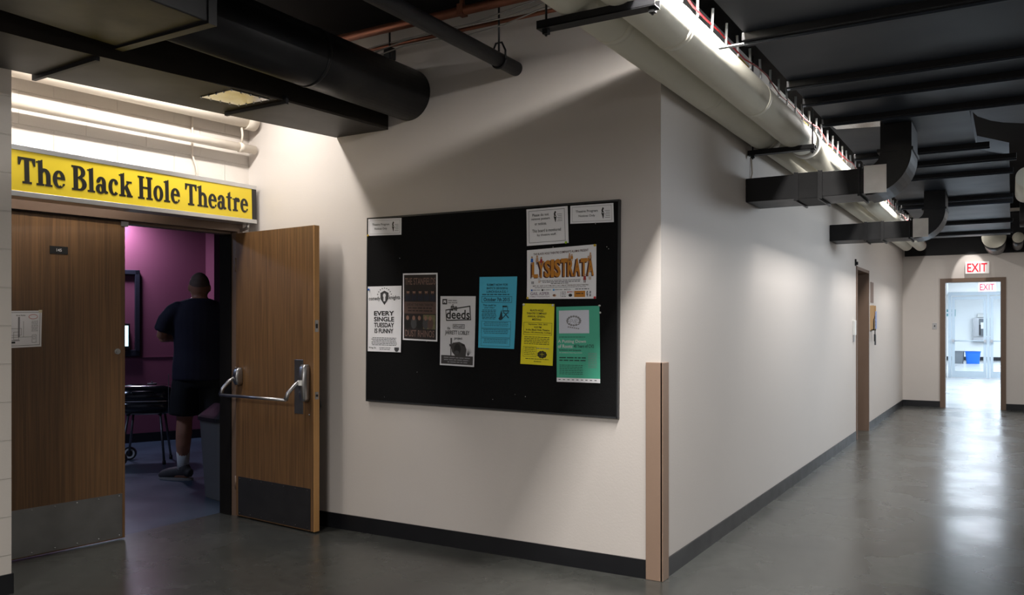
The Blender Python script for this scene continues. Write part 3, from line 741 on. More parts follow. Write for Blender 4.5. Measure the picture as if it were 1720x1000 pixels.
struct(MB().box((.41,25.83,.01),(3.2,25.84,2.22),GLASS), 'window_1')
LITP = mat('lit diffuser', (1,1,1), .5, emit=1.8, var=0)
for k, (x, y) in enumerate(((-.95,23.6),(-.2,30.5))):
    t = thing('ceiling_light', ('bright flat ceiling light in the lobby in front of the glass doors','bright flat ceiling light beyond the lobby glass doors')[k], 'ceiling light', (x,y,2.68))
    MB().box((-.62,-.62,-.02),(.62,.62,0),ALU).build('frame', t); MB().box((-.58,-.58,-.026),(.58,.58,-.018),LITP).build('diffuser', t)
def binn(x, y, w_, label, m):
    t = thing('recycling_bin', label, 'bin', (x,y,0)); b = MB()
    b.loft([(0,0,0,w_*.42,.17),(0,0,.44,w_*.5,.21)], m, seg=28, power=7, smooth=False, cap=False); b.loft([(0,0,0,w_*.42,.17),(0,0,.002,w_*.42,.17)], m, seg=28, power=7)
    b.build('bin_body', t)
    R0 = [(w_*.53,.24),(w_*.46,.18)]; b = MB()
    b.loft([(0,0,.43,w_*.5,.21),(0,0,.43,w_*.53,.23),(0,0,.46,w_*.53,.23),(0,0,.46,w_*.47,.19)], m, seg=28, power=7, cap=False, smooth=False); b.build('rim', t)
binn(-1.72, 35.7, .36, 'grey recycling bin on the lobby floor left of the blue one', GREYBIN)
binn(-1.25, 35.6, .50, 'blue recycling bin on the lobby floor seen through the glass door', BLUEBIN)
t = thing('pay_phone', 'grey wall telephone in a steel surround beyond the glass doors', 'telephone', (-1.02,39.18,.95))
MB().box((-.34,-.24,.04),(-.31,0,.78),STEEL).box((.31,-.24,.04),(.34,0,.78),STEEL).box((-.31,-.02,.04),(.31,0,.78),STEEL).build('surround', t)
MB().box((-.36,-.24,-.2),(.36,0,0),STEEL,bevel=.02).build('shelf', t)
MB().box((-.13,-.14,.06),(.15,-.02,.74),GREYBIN,bevel=.02).box((-.08,-.16,.34),(.08,-.13,.6),PAPER).box((-.13,-.17,.10),(-.07,-.12,.5),PLASTBLK).build('phone_body', t)
MB().box((-.2,-.1,.80),(.2,0,.95),WHITEP,bevel=.02).build('hood', t)
t = thing('wall_sign', 'small teal sign on the lobby end wall left of the telephone', 'sign', (-2.25,39.19,1.95))
MB().box((-.24,-.02,-.14),(.24,0,.14),mat('teal sign','#5f9aa0',.5),bevel=.004).build('sign_face', t)
MB().box((-.14,-.024,-.03),(.14,-.02,.03),PAPER).build('lettering', t)

# ------------------------------------------------------------ corridor side door and wall bits
cf = MB()
cf.box((-1.80,11.06,0),(-1.640,11.10,2.14),FRAME).box((-1.80,12.05,0),(-1.640,12.09,2.14),FRAME).box((-1.80,11.10,2.10),(-1.641,12.05,2.139),FRAME)
struct(cf, 'trim_7')
t = thing('door_5', 'x', None, (-1.80,11.1,0)); del t['label']; t['kind'] = 'structure'
MB().box((-.045,0,.01),(0,.95,2.10),WOOD).build('panel', t)
MB().tube([(0,.06,1.0),(.05,.06,1.0)], .012, STEEL).tube([(.05,.06,1.0),(.05,.17,1.0)], .01, STEEL).build('lever_handle', t)
tag(MB().box((-1.7995,11.42,1.62),(-1.798,11.66,1.93),PAPER).build('paper_notice'), 'white paper notice on the recessed side door', 'paper notice')
t = thing('card_reader', 'white card reader on the wall beside the recessed side door', 'card reader', (-1.654,10.85,1.38))
MB().box((0,-.04,-.09),(.03,.04,.09),WHITEP,bevel=.004).build('reader_body', t); MB().box((0,-.03,-.17),(.012,.03,-.09),STEEL).build('back_plate', t)
tag(MB().box((-1.654,12.28,1.72),(-1.648,12.55,2.0),mat('brown poster','#7d6a60',.6)).build('small_poster'), 'small brown poster on the wall just past the side door', 'poster')
t = thing('wall_mailbox', 'small wooden pamphlet box on the wall past the side door', 'pamphlet box', (-1.654,12.25,1.34))
MB().box((0,0,0),(.015,.20,.34),mat('light wood','#b08f66',.6)).box((.015,0,0),(.05,.015,.34),MATS['light wood']).box((.015,.185,0),(.05,.20,.34),MATS['light wood']).box((.015,0,0),(.05,.20,.015),MATS['light wood']).box((.04,.0,.0),(.05,.20,.16),MATS['light wood']).build('box_body', t)
tag(MB().box((-1.60,12.33,1.36),(-1.59,12.43,1.60),mat('blue white leaflets','#8f9fc8',.6,var=.5,scale=40)).build('leaflet'), 'blue and white leaflets hanging in front of the wooden pamphlet box', 'leaflets')
t = thing('key_bunch', 'dark keys hanging under the pamphlet box', 'keys', (-1.61,12.4,1.33))
MB().tube([(0,0,0.02),(0,0,-.05)], .006, PLASTBLK).box((-.01,-.03,-.14),(.01,.0,-.04),PLASTBLK,bevel=.003).box((-.01,.01,-.19),(.01,.03,-.05),GREYP,bevel=.003).build('keys', t)
tag(MB().tube([(-1.654,11.0,2.17),(-1.62,11.0,2.17)], .02, DUCTB).box((-1.654,10.97,2.14),(-1.64,11.03,2.22),DUCTB).build('door_sensor'), 'small dark bracket at the top corner of the side door frame', 'bracket')

# ------------------------------------------------------------ notice board
YB = 4.344
bd = thing('notice_board', 'large black felt notice board on the white wall', 'notice board', (-2.8125,4.37,1.503))
bd.rotation_euler = (0, math.radians(.5), 0)
MB().box((-.912,-.024,-.612),(.912,-.001,.612),BOARD,bevel=.002).build('felt_panel', bd)
b = MB(); EDG = mat('dark board edging', (.02,.022,.025), .4)
b.box((-.914,-.026,.606),(.914,-.001,.616),EDG).box((-.914,-.026,-.616),(.914,-.001,-.606),EDG).box((-.918,-.026,-.616),(-.910,-.001,.616),EDG).box((.910,-.026,-.616),(.918,-.001,.616),EDG)
b.build('edging', bd)
b = MB()
for k in range(26): b.ball((random.uniform(-.85,.88), -.0245, random.uniform(-.58,.5)), random.uniform(.0012,.0025), WHITEP, seg=6)
b.ball((.80,-.0245,.02), .008, WHITEP, sz=.7, seg=8).ball((.805,-.0245,-.02), .006, WHITEP, seg=8)
b.build('staples', bd, label='scattered staples and paper scraps')['kind'] = 'stuff'

def pins(parent_obj, pts, m):
    for x, z in pts:
        o = MB().ball((0,-.004,0), .0075, m, sy=.6, seg=10).build('push_pin'); o.parent = parent_obj
        c = parent_obj.location; o.location = (x-c.x, -.003, z-c.z)
def torch(sh, u, v, h, m=INK):   # small black flame-and-mask emblem
    sh.poly([(u,v),(u+h*.12,v+h*.1),(u+h*.02,v+h*.3),(u+h*.1,v+h*.42),(u-h*.1,v+h*.42),(u-h*.12,v+h*.25)], m, 1)
    sh.ell(u,v+h*.55,h*.13,h*.16,m,1); sh.ell(u+h*.02,v+h*.5,h*.05,h*.05,PAPER,2)
    sh.poly([(u-h*.08,v+h*.68),(u+h*.1,v+h*.68),(u+h*.05,v+h),(u,v+h)], m, 1)
    for k in range(5): sh.rect(u+h*(.2+.08*(k%2)), v+h*(.3+.15*k), u+h*.7, v+h*(.34+.15*k), LGREY, 1)
def notice(corners, label):
    sh = Sheet(.28,.108,PAPER,curl=.003)
    sh.outline(.012,.010,.268,.098,LGREY,.0015)
    sh.text(.035,.030,.180,.048,'Theatre Program',GREYINK); sh.text(.055,.058,.162,.074,'Notices Only',GREYINK)
    torch(sh,.212,.020,.065)
    return sh.place('paper_notice', corners, YB, label=label, cat='paper notice', group='theatre program notices')
n1 = notice([(-3.713,2.118),(-3.431,2.108),(-3.431,1.998),(-3.713,2.006)], 'small white notice in the top left corner of the black board')
pins(n1, [(-3.71,2.008)], YEL)
n2 = notice([(-2.196,2.096),(-1.926,2.093),(-1.922,1.985),(-2.196,1.992)], 'small white notice in the top right corner of the black board')
sh = Sheet(.275,.215,PAPER,curl=.004)
sh.outline(.015,.012,.255,.200,GREYINK,.0022)
for k, (a, c, tx) in enumerate(((.040,.150,'Please do not'),(.033,.157,'remove posters'),(.055,.135,'or notices.'))): sh.text(a,.030+k*.026,c,.046+k*.026,tx,GREYINK)
sh.text(.038,.122,.228,.140,'This board is monitored',GREYINK); sh.text(.07,.150,.197,.166,'by theatre staff.',GREYINK)
torch(sh,.192,.022,.065)
o = sh.place('paper_notice', [(-2.489,2.096),(-2.214,2.097),(-2.206,1.882),(-2.485,1.878)], YB, label='white framed notice asking not to remove posters', cat='paper notice')
pins(o, [(-2.222,1.885)], mat('green plastic','#a8d820',.4))
# white comedy poster
sh = Sheet(.288,.436,PAPER,curl=.006)
sh.poly([(.11,.045),(.145,.03),(.18,.045),(.178,.085),(.145,.125),(.112,.085)],mat('dark grey ink','#2c2c2e',.6),1)
sh.poly([(.118,.05),(.145,.038),(.172,.05),(.17,.083),(.145,.115),(.12,.083)],GREYINK,2); sh.ell(.145,.062,.012,.014,PAPER,3); sh.rect(.137,.072,.153,.1,PAPER,3)
sh.text(.010,.068,.108,.100,'comedy',INK); sh.text(.184,.062,.278,.096,'knights',INK)
for k in range(9):
    a = math.radians(200+k*17.5); sh.rect(.145+.062*math.cos(a)-.004,.075+.062*math.sin(a)-.003,.145+.062*math.cos(a)+.004,.075+.062*math.sin(a)+.003,GREYINK,1)
for k, (tx, a, c) in enumerate((('EVERY',.055,.228),('SINGLE',.055,.228),('TUESDAY',.055,.228),('IS FUNNY',.060,.222))): sh.text(a,.165+k*.039,c,.196+k*.039,tx,INK,bold=.03)
for k in range(6): sh.words(.03,.342+k*.0095,.258,.006,GREYINK,seed=k)
sh.text(.012,.405,.075,.418,'King St.',GREYINK); sh.words(.1,.408,.2,.006,GREYINK,seed=9); sh.words(.1,.418,.2,.006,GREYINK,seed=10)
sh.rect(.232,.405,.272,.422,GREYINK); sh.ell(.252,.422,.016,.012,GREYINK)
o = sh.place('poster', [(-3.716,1.665),(-3.431,1.664),(-3.434,1.228),(-3.716,1.231)], YB, label='white comedy night poster with a black shield at the board left edge', cat='poster', group='posters on the black board')
pins(o, [(-3.705,1.645)], BLUEBIN)
# dark gig poster
DKP = mat('dark poster print','#241c1b',.6,var=.2); BRP = mat('brown poster band','#5c4740',.6); TIT = mat('faded title ink','#7d6259',.6); SKN = mat('printed skin','#8d6b5c',.6); BLU = mat('printed dark blue','#1c2233',.6); OLV = mat('printed foliage','#6d6a4a',.6,var=.6,scale=60)
sh = Sheet(.278,.436,PAPER,curl=.004)
sh.rect(.010,.010,.268,.426,DKP,0)
sh.text(.018,.030,.262,.075,'THE STANFIELDS',TIT)
for k in range(5):
    u = .043+k*.049; sh.ell(u,.152,.021,.028,BLU,1); sh.rect(u-.021,.15,u+.021,.178,BLU,1); sh.ell(u,.122,.0115,.016,SKN,2); sh.ell(u,.110,.012,.008,INK,3)
    sh.ell(u,.136,.008,.007,mat('printed beard','#3a2620',.6),3)
sh.rect(.010,.185,.268,.262,BRP,1); sh.text(.035,.196,.245,.212,'LIVE AT THE PARK THEATRE',DKP,2)
sh.words(.04,.222,.24,.011,DKP,2,seed=3); sh.words(.04,.240,.24,.011,DKP,2,seed=4)
sh.rect(.165,.268,.262,.36,OLV,1)
for k, (u, c) in enumerate(((.04,INK),(.09,GREYINK),(.135,INK),(.185,GREYINK),(.222,BRP))): sh.ell(u,.325,.024,.036,c,2); sh.ell(u,.29,.012,.015,SKN,3)
sh.text(.020,.368,.255,.412,'DUST RHINOS',TIT,3)
sh.place('poster', [(-3.419,1.744),(-3.141,1.739),(-3.141,1.301),(-3.419,1.310)], YB, label='dark brown band poster with two rows of musicians', cat='poster', group='posters on the black board')
# grey gig poster with a bull
sh = Sheet(.266,.436,PAPERG,curl=.008)
sh.rect(.016,.018,.052,.052,INK); sh.rect(.024,.026,.044,.044,PAPERG,1); sh.rect(.030,.038,.036,.046,INK,2); sh.words(.06,.025,.13,.007,GREYINK,seed=2,center=False); sh.text(.06,.037,.13,.045,'PARK THEATRE',GREYINK)
sh.poly([(.04,.085),(.228,.058),(.236,.148),(.046,.156)],INK,1); sh.poly([(.046,.091),(.222,.066),(.229,.142),(.052,.149)],PAPERG,2)
sh.text(.080,.050,.130,.092,'the',INK,3,bold=.03); sh.text(.048,.085,.226,.143,'deeds',INK,3,bold=.018)
sh.outline(.098,.175,.188,.203,INK,.003); sh.text(.104,.181,.182,.197,'WITH GUESTS',INK,2)
sh.text(.055,.192,.078,.210,'the',INK); sh.text(.038,.215,.226,.248,'JARRETT LOBLEY',INK,2); sh.text(.112,.255,.172,.276,'project',INK,2)
BUL = mat('printed bull','#3d3a3a',.6,var=.3,scale=30)
sh.rect(.010,.372,.256,.426,BUL,1)
sh.poly([(.085,.31),(.1,.292),(.15,.285),(.19,.3),(.205,.33),(.2,.372),(.12,.375),(.095,.35)],BUL,2); sh.ell(.135,.33,.026,.034,INK,3); sh.ell(.132,.352,.017,.013,GREYINK,4)
sh.poly([(.072,.30),(.098,.305),(.092,.318),(.075,.315)],BUL,3); sh.poly([(.165,.298),(.192,.300),(.19,.312),(.17,.31)],INK,3); sh.rect(.082,.262,.089,.372,BUL,2); sh.rect(.09,.262,.093,.33,GREYINK,2)
for k in range(9): sh.poly([(.215,.37),(.218,.37),(.20+k*.007,.31+abs(k-4)*.006)],GREYINK,2)
for k, (a, c) in enumerate(((.018,.248),(.03,.236),(.05,.216))): sh.words(a,.382+k*.014,c,.010,LGREY,3,seed=k+20)
sh.place('poster', [(-3.118,1.590),(-2.851,1.585),(-2.860,1.146),(-3.121,1.153)], YB, label='grey concert poster with a bull, third from left on the board', cat='poster', group='posters on the black board')
# blue sheet
CY = mat('cyan paper','#4dbbdc',.7,var=.03); BI = mat('ink on blue','#123540',.6)
sh = Sheet(.268,.437,CY,curl=.007)
for k, tx in enumerate(('SUBMIT NOW FOR',"BHTC'S 2015/2016",'LUNCH B.H.A.G.G. !')): sh.text(.055,.042+k*.021,.205,.056+k*.021,tx,BI)
sh.words(.02,.106,.235,.008,BI,seed=1); sh.outline(.018,.120,.238,.158,BI,.002); sh.text(.034,.128,.222,.150,'October 7th 2015',BI,2)
sh.text(.03,.168,.125,.180,'This could be',BI); sh.text(.04,.184,.115,.196,'your chair!',BI)
for k in range(7): sh.words(.02,.202+k*.009,.13,.006,BI,seed=k)
sh.poly([(.15,.255),(.165,.20),(.178,.258)],BI,1); sh.ell(.16,.255,.014,.010,BI,1); sh.rect(.172,.176,.205,.186,BI,1); sh.rect(.175,.176,.178,.205,BI,1); sh.rect(.208,.18,.211,.21,BI,1); sh.rect(.172,.206,.222,.211,BI,2)
sh.poly([(.175,.212),(.18,.212),(.222,.25),(.216,.252)],BI,2); sh.poly([(.215,.212),(.220,.212),(.18,.252),(.174,.25)],BI,3); sh.outline(.172,.22,.22,.223,BI,.001,3)
for (v0, v1) in ((.272,.315),(.318,.372),(.376,.425)):
    sh.outline(.020,v0,.236,v1,BI,.0018)
    for k in range(3): sh.words(.035,v0+.006+k*.010,.222,.005,BI,seed=int(v0*100)+k)
o = sh.place('poster', [(-2.822,1.703),(-2.553,1.698),(-2.572,1.262),(-2.831,1.267)], YB, label='bright blue paper flyer with a folding chair drawing', cat='poster', group='posters on the black board')
# yellow sheet
YP = mat('yellow paper','#f0e222',.7,var=.03); YI = mat('ink on yellow','#332e08',.6)
sh = Sheet(.218,.362,YP,curl=.007)
for k, (a, c, tx) in enumerate(((.055,.145,'BLACK HOLE'),(.030,.168,'THEATRE COMPANY'),(.038,.160,'ANNUAL GENERAL'),(.070,.132,'MEETING'))): sh.text(a,.034+k*.018,c,.046+k*.018,tx,INK)
sh.outline(.012,.112,.206,.185,YI,.0018)
for k, (a, c, tx) in enumerate(((.045,.175,'September 30th, 2015'),(.085,.135,'4:30 PM'),(.030,.190,'In the Black Hole Theatre'),(.020,.200,'Room 145 University College'))): sh.text(a,.118+k*.016,c,.129+k*.016,tx,YI,2)
for k in range(5): sh.words(.02,.197+k*.010,.19,.006,YI,seed=k,center=False)
sh.outline(.014,.256,.105,.316,YI,.0016)
for k in range(5): sh.words(.022,.262+k*.010,.098,.005,YI,seed=k+5)
for k in range(9):
    a = 2*PI*k/9; sh.ell(.145+.022*math.cos(a),.300+.014*math.sin(a),.011,.009,YI,1,10)
sh.ell(.145,.3,.02,.012,YI,2); sh.rect(.13,.298,.16,.2995,YP,3); sh.rect(.144,.288,.1455,.312,YP,3); sh.words(.10,.262,.2,.007,LGREY,seed=6)
sh.words(.03,.326,.19,.006,YI,seed=7); sh.text(.09,.338,.14,.346,'All welcome',YI)
o = sh.place('poster', [(-2.514,1.536),(-2.300,1.529),(-2.310,1.167),(-2.530,1.174)], YB, label='bright yellow meeting flyer below the orange-lettered poster', cat='poster', group='posters on the black board')
pins(o, [(-2.505,1.528),(-2.308,1.522)], WHITEP)
# green poster
GP = mat('teal green paper','#47b091',.6,var=.06,scale=3); GI = mat('ink on green','#14362e',.6)
sh = Sheet(.280,.437,GP,curl=.006)
sh.rect(0,.413,.28,.437,PAPER,0)
for k in range(9): sh.words(.012+k*.029,.421,.026+k*.029,.007,GREYINK,1,seed=k,center=False)
sh.rect(.018,.022,.214,.155,mat('pale lilac print','#d5d8e4',.6),1)
for k in range(16):
    a = 2*PI*k/16; sh.ell(.115+.042*math.cos(a),.083+.026*math.sin(a),.008,.006,LGREY,2,8)
for (a, c) in ((.1,.08),(.12,.09),(.13,.078),(.085,.092),(.14,.098)): sh.ell(a,c,.010,.007,LGREY,2,8); sh.ell(a,c,.008,.005,mat('pale lilac print','#d5d8e4',.6),3,8)
for k in range(6): sh.ell(.08+k*.013,.118+.002*k,.006,.004,LGREY,2,6)
WL = mat('white lettering','#d8d8d8',.5)
sh.words(.018,.175,.19,.005,GI,seed=1,center=False); sh.text(.010,.192,.192,.215,'A Putting Down',WL); sh.text(.010,.219,.108,.240,'of Roots:',WL); sh.text(.113,.219,.242,.238,'40 Years of CV2',GI)
sh.text(.018,.247,.160,.259,'Exhibition and Symposia',GI); sh.text(.018,.264,.168,.271,'An exhibition featuring archives',WL)
sh.words(.018,.293,.19,.010,GI,seed=2,center=False); sh.words(.018,.308,.19,.010,GI,seed=3,center=False)
for k in range(9): sh.words(.205,.268+k*.010,.26,.005,LGREY,seed=k,center=False)
for k in range(6): sh.words(.018,.338+k*.010,.17,.005,GI,seed=k+8,center=False)
o = sh.place('poster', [(-2.288,1.512),(-2.012,1.515),(-2.005,1.076),(-2.284,1.075)], YB, label='teal green exhibition poster at the lower right of the board', cat='poster', group='posters on the black board')
# orange lettered landscape poster
OR = mat('orange lettering','#c8821e',.6,var=.1); MR = mat('maroon shadow ink','#4a1a14',.6); RD = mat('printed red','#a8292c',.6); SK2 = mat('printed tan','#c49a7a',.6)
sh = Sheet(.454,.308,PAPER,curl=.006,nx=10,ny=8)
sh.text(.045,.022,.405,.036,"THE BLACK HOLE THEATRE COMPANY'S ALUMNI PRESENT",MR)
V = 'LYSISTRATA'; n = len(V); x = .035
for k, ch in enumerate(V):
    wd = .022 if ch == 'I' else .041; top = .072+.010*math.sin(k/9*PI)*-1+.006; bot = .180
    for q in range(5): sh.text(x-.010+q*.0018,top+.006-q*.0004,x+wd-.010+q*.0018,bot,ch,MR,1+q*.2,bold=.04)
    sh.text(x,top,x+wd,bot-.004,ch,OR,3,bold=.04); x += wd+.0015
def fig(u, v, s_, m, m2):
    sh.ell(u,v,.006*s_,.007*s_,SK2,4,8); sh.poly([(u-.007*s_,v+.007*s_),(u+.007*s_,v+.007*s_),(u+.009*s_,v+.030*s_),(u-.009*s_,v+.030*s_)],m,4); sh.rect(u-.006*s_,v+.03*s_,u-.002*s_,v+.045*s_,m2,4); sh.rect(u+.002*s_,v+.03*s_,u+.006*s_,v+.045*s_,m2,4)
for (u, v, s_, m, m2) in ((.035,.048,1,BLUEBIN,SK2),(.070,.045,1.1,SK2,MR),(.098,.055,1,RD,SK2),(.285,.045,.9,SK2,GREYINK),(.30,.050,.8,OR,SK2),(.418,.050,.9,SK2,MR),(.405,.068,.8,OR,SK2),(.040,.165,1.1,PAPER,GREYINK),(.085,.168,.9,PAPERG,SK2),(.382,.170,1,RD,MR),(.415,.150,1.1,PAPERG,SK2)): fig(u, v, s_, m, m2)
sh.text(.09,.193,.355,.200,'A NEW MUSICAL ADAPTED FROM ARISTOPHANES',GREYINK); sh.words(.09,.204,.37,.006,GREYINK,seed=2); sh.words(.16,.213,.28,.006,GREYINK,seed=3)
sh.text(.040,.224,.405,.233,'SEPT. 29 - OCT. 3 AT 7 PM, OCT. 3 AT 2 PM AT THE BLACK HOLE THEATRE',MR); sh.words(.04,.237,.405,.004,GREYINK,seed=5)
for k, (u, m) in enumerate(((.028,BLUEBIN),(.100,INK),(.175,mat('sky blue ink','#3aa0dd',.5)))): sh.rect(u,.248,u+.011,.259,m,1); sh.words(u+.013,.251,u+.062,.006,LGREY,seed=k,center=False)
sh.text(.250,.249,.292,.257,'BHTC.CA',INK); sh.words(.32,.249,.41,.007,GREYINK,seed=4)
sh.text(.024,.265,.152,.284,'GAIL ASPER',mat('mauve ink','#927f94',.6)); sh.text(.024,.290,.152,.297,'FAMILY FOUNDATION',MATS['mauve ink'])
sh.ell(.185,.287,.012,.008,SK2,1); sh.ell(.183,.285,.006,.004,MR,2); sh.outline(.226,.264,.2275,.297,INK,.001); 
for k in range(4): sh.words(.232,.266+k*.009,.262,.005,GREYINK,seed=k)
sh.ell(.274,.268,.004,.004,RD,1); sh.words(.280,.265,.312,.006,RD,seed=1); sh.ell(.290,.287,.012,.009,INK,1); sh.rect(.315,.262,.385,.298,OR,1); sh.words(.325,.275,.376,.008,INK,2,seed=1)
torch(sh,.398,.262,.035); sh.ell(.418,.270,.005,.007,LGREY,1); sh.ell(.418,.288,.005,.007,LGREY,1)
o = sh.place('poster', [(-2.485,1.852),(-2.031,1.866),(-2.031,1.556),(-2.485,1.561)], YB, label='white landscape poster with big orange block letters', cat='poster', group='posters on the black board')
pins(o, [(-2.478,1.567),(-2.038,1.860)], YEL); pins(o, [(-2.038,1.562)], RED)

# ------------------------------------------------------------ inside the theatre
def smooth_body(mb, name, parent, m, voxel=.014, it=4):
    o = mb.build(name)
    r = o.modifiers.new('r', 'REMESH'); r.mode = 'VOXEL'; r.voxel_size = voxel; r.use_smooth_shade = True
    q = o.modifiers.new('s', 'SMOOTH'); q.iterations = it; q.factor = .5
    dg = bpy.context.evaluated_depsgraph_get(); dg.update()
    me = bpy.data.meshes.new_from_object(o.evaluated_get(dg)); me.name = name
    me.materials.clear(); me.materials.append(m)
    for p in me.polygons: p.material_index = 0; p.use_smooth = True
    bpy.data.objects.remove(o)
    n = bpy.data.objects.new(name, me); COL.objects.link(n); n.parent = parent
    return n
SKIN = mat('skin', '#b98266', .5, var=.06); SHIRT = mat('navy cotton', (.016,.014,.032), .8, bump=.3, bscale=12); SHORT = mat('black cotton', (.008,.008,.009), .8)
SOCK = mat('white sock', '#cfcfca', .8); SHOE = mat('grey suede shoe', '#4e4a48', .7, var=.2); SOLE = mat('pale sole', '#9a9690', .7); HAIR = mat('cropped hair', (.19,.125,.095), .8, var=.3, scale=40)
PC = Vector((-6.40, 5.14, 0))
fwd = math.atan2(.62, -.78)      # looks into the room, a touch to the right
per = thing('person', 'person seen from behind in navy t-shirt and black shorts, arms folded', 'person', PC, fwd-PI/2)
per.scale = (1.07, 1.05, 1.05)
# local: x right, y forward, z up
X = MB()
def leg(sx_):
    X.tube([(sx_*.10,0,.98),(sx_*.11,.0,.80),(sx_*.115,.01,.60),(sx_*.12,.015,.52),(sx_*.125,-.01,.40),(sx_*.13,-.015,.30),(sx_*.13,0,.14),(sx_*.13,0,.07)], [.115,.105,.082,.064,.066,.060,.040,.042], SKIN, seg=18)
leg(1); leg(-1)
for s_ in (1, -1):
    fa = math.radians(48) if s_ < 0 else 0
    RF = Matrix.Translation((s_*.13,0,0)) @ Matrix.Rotation(fa, 4, 'Z') @ Matrix.Translation((-s_*.13,0,0))
    X.tube([RF @ Vector(p) for p in ((s_*.13,-.05,.05),(s_*.14,.05,.05),(s_*.155,.12,.045),(s_*.16,.17,.04))], [.036,.038,.030,.018], SKIN)
X.loft([(0,0,.90,.175,.125),(0,.0,1.0,.185,.14),(0,.01,1.12,.18,.145),(0,.0,1.25,.19,.14),(0,-.01,1.38,.205,.13),(0,-.01,1.48,.20,.11),(0,-.01,1.54,.13,.085),(0,0,1.58,.065,.065)], SKIN, seg=24)
X.tube([(0,-.005,1.50),(0,.005,1.56),(0,.012,1.62)], [.078,.066,.064], SKIN, seg=16)
X.ball((0,.02,1.68), .1, SKIN, sx=.83, sy=1.0, sz=1.16, seg=24)
X.ball((0,.055,1.615), .06, SKIN, sx=.95, sy=1, sz=1)        # jaw
X.tube([(0,.115,1.685),(0,.135,1.66),(0,.118,1.648)], [.010,.016,.012], SKIN, seg=10)  # nose
X.tube([(-.022,.108,1.62),(.022,.108,1.62)], .008, SKIN, seg=8)
for s_ in (1, -1):
    X.ball((s_*.084,.01,1.665), .03, SKIN, sx=.35, sy=.7, sz=1.1, seg=12)
    X.tube([(s_*.18,-.01,1.48),(s_*.235,-.01,1.43),(s_*.27,.0,1.35),(s_*.295,.02,1.27),(s_*.30,.04,1.235)], [.062,.060,.050,.043,.044], SKIN, seg=16)
    zf = 1.245+.035*s_; yf = .215+.02*s_
    X.tube([(s_*.30,.04,1.235),(s_*.22,.15,1.235),(s_*.07,yf,zf),(s_*-.05,yf+.01,zf+.02)], [.044,.042,.032,.026], SKIN, seg=14)
    X.tube([(s_*-.03,yf+.01,zf+.02),(s_*-.09,yf,zf+.03)], [.028,.034], SKIN, seg=12)
    for k in range(4):
        L = (.06,.072,.068,.052)[k]; z = zf+.06-.021*k
        X.tube([(s_*-.09,yf,z),(s_*(-.09-L*.6),yf-.012,z+.004),(s_*(-.09-L),yf-.035,z)], [.0105,.010,.009], SKIN, seg=8)
    X.tube([(s_*-.05,yf+.01,zf+.05),(s_*-.08,yf+.015,zf+.085),(s_*-.10,yf+.01,zf+.105)], [.013,.012,.010], SKIN, seg=8)
body = smooth_body(X, 'body', per, SKIN, .010, 5)
e = MB()
for s_ in (1, -1): e.ball((s_*.032,.108,1.683), .011, mat('eye white','#e8e4de',.3), seg=10); e.ball((s_*.032,.1165,1.683), .005, INK, seg=8)
e.build('eyes', per)
X = MB(); X.ball((0,.016,1.689), .102, HAIR, sx=.825, sy=1.0, sz=1.12, seg=24)
bmesh.ops.bisect_plane(X.bm, geom=X.bm.verts[:]+X.bm.edges[:]+X.bm.faces[:], plane_co=(0,.0,1.70), plane_no=(0,.35,-.94), clear_outer=True)
X.build('hair', per)
X = MB()
X.loft([(0,.0,.865,.222,.172),(0,.0,1.0,.218,.168),(0,.01,1.12,.205,.168),(0,.0,1.25,.212,.160),(0,-.01,1.38,.222,.148),(0,-.01,1.475,.215,.132),(0,-.01,1.55,.15,.11),(0,-.005,1.575,.085,.08)], SHIRT, seg=24)
for s_ in (1, -1): X.tube([(s_*.14,-.01,1.485),(s_*.20,-.01,1.45),(s_*.255,-.005,1.38),(s_*.288,.008,1.285)], [.080,.082,.080,.082], SHIRT, seg=16)
smooth_body(X, 't_shirt', per, SHIRT, .014, 3)
X = MB(); X.loft([(0,0,.96,.198,.150),(0,0,.88,.205,.155),(0,0,.80,.20,.145)], SHORT, seg=24)
for s_ in (1, -1): X.tube([(s_*.10,0,.88),(s_*.115,.0,.72),(s_*.125,.005,.56)], [.118,.122,.120], SHORT, seg=18)
smooth_body(X, 'shorts', per, SHORT, .014, 3)
X = MB(); X.box((-.248,-.012,.57),(-.243,.012,.92),LGREY); X.build('shorts_stripe', per, label='pale side stripe on the shorts')
for s_ in (1, -1):
    MB().tube([(s_*.13,0,.09),(s_*.13,0,.14),(s_*.13,-.004,.245)], [.050,.048,.055], SOCK, seg=16).build('sock', per)
    X = MB(); r_ = [(s_*.128,-.085,.060,.038),(s_*.13,-.03,.07,.050),(s_*.135,.04,.068,.052),(s_*.145,.12,.052,.054),(s_*.155,.19,.036,.046),(s_*.16,.225,.028,.028)]
    fa = math.radians(48) if s_ < 0 else 0
    X.tube([(a,b_,z) for a,b_,z,q in r_], [q*.92 for *_, q in r_], SHOE, seg=16)
    X.tube([(s_*.13,-.02,.08),(s_*.13,-.0,.12)], [.052,.050], SHOE, seg=16)
    RF = Matrix.Translation((s_*.13,0,0)) @ Matrix.Rotation(fa, 4, 'Z') @ Matrix.Translation((-s_*.13,0,0))
    for v in X.bm.verts: v.co = RF @ v.co
    sho = smooth_body(X, 'shoe', per, SHOE, .010, 2)
    for v in sho.data.vertices: v.co.z = max(v.co.z, .014)
    so = MB(); pts = []
    for k in range(24):
        a = 2*PI*k/24; pts.append((s_*(.140)+.050*math.cos(a)+s_*.02*math.sin(a), .07+.165*math.sin(a)))
    so.prism(pts, SOLE, .02, lo=0)
    for v in so.bm.verts: v.co = RF @ v.co
    so.build('sole', sho)

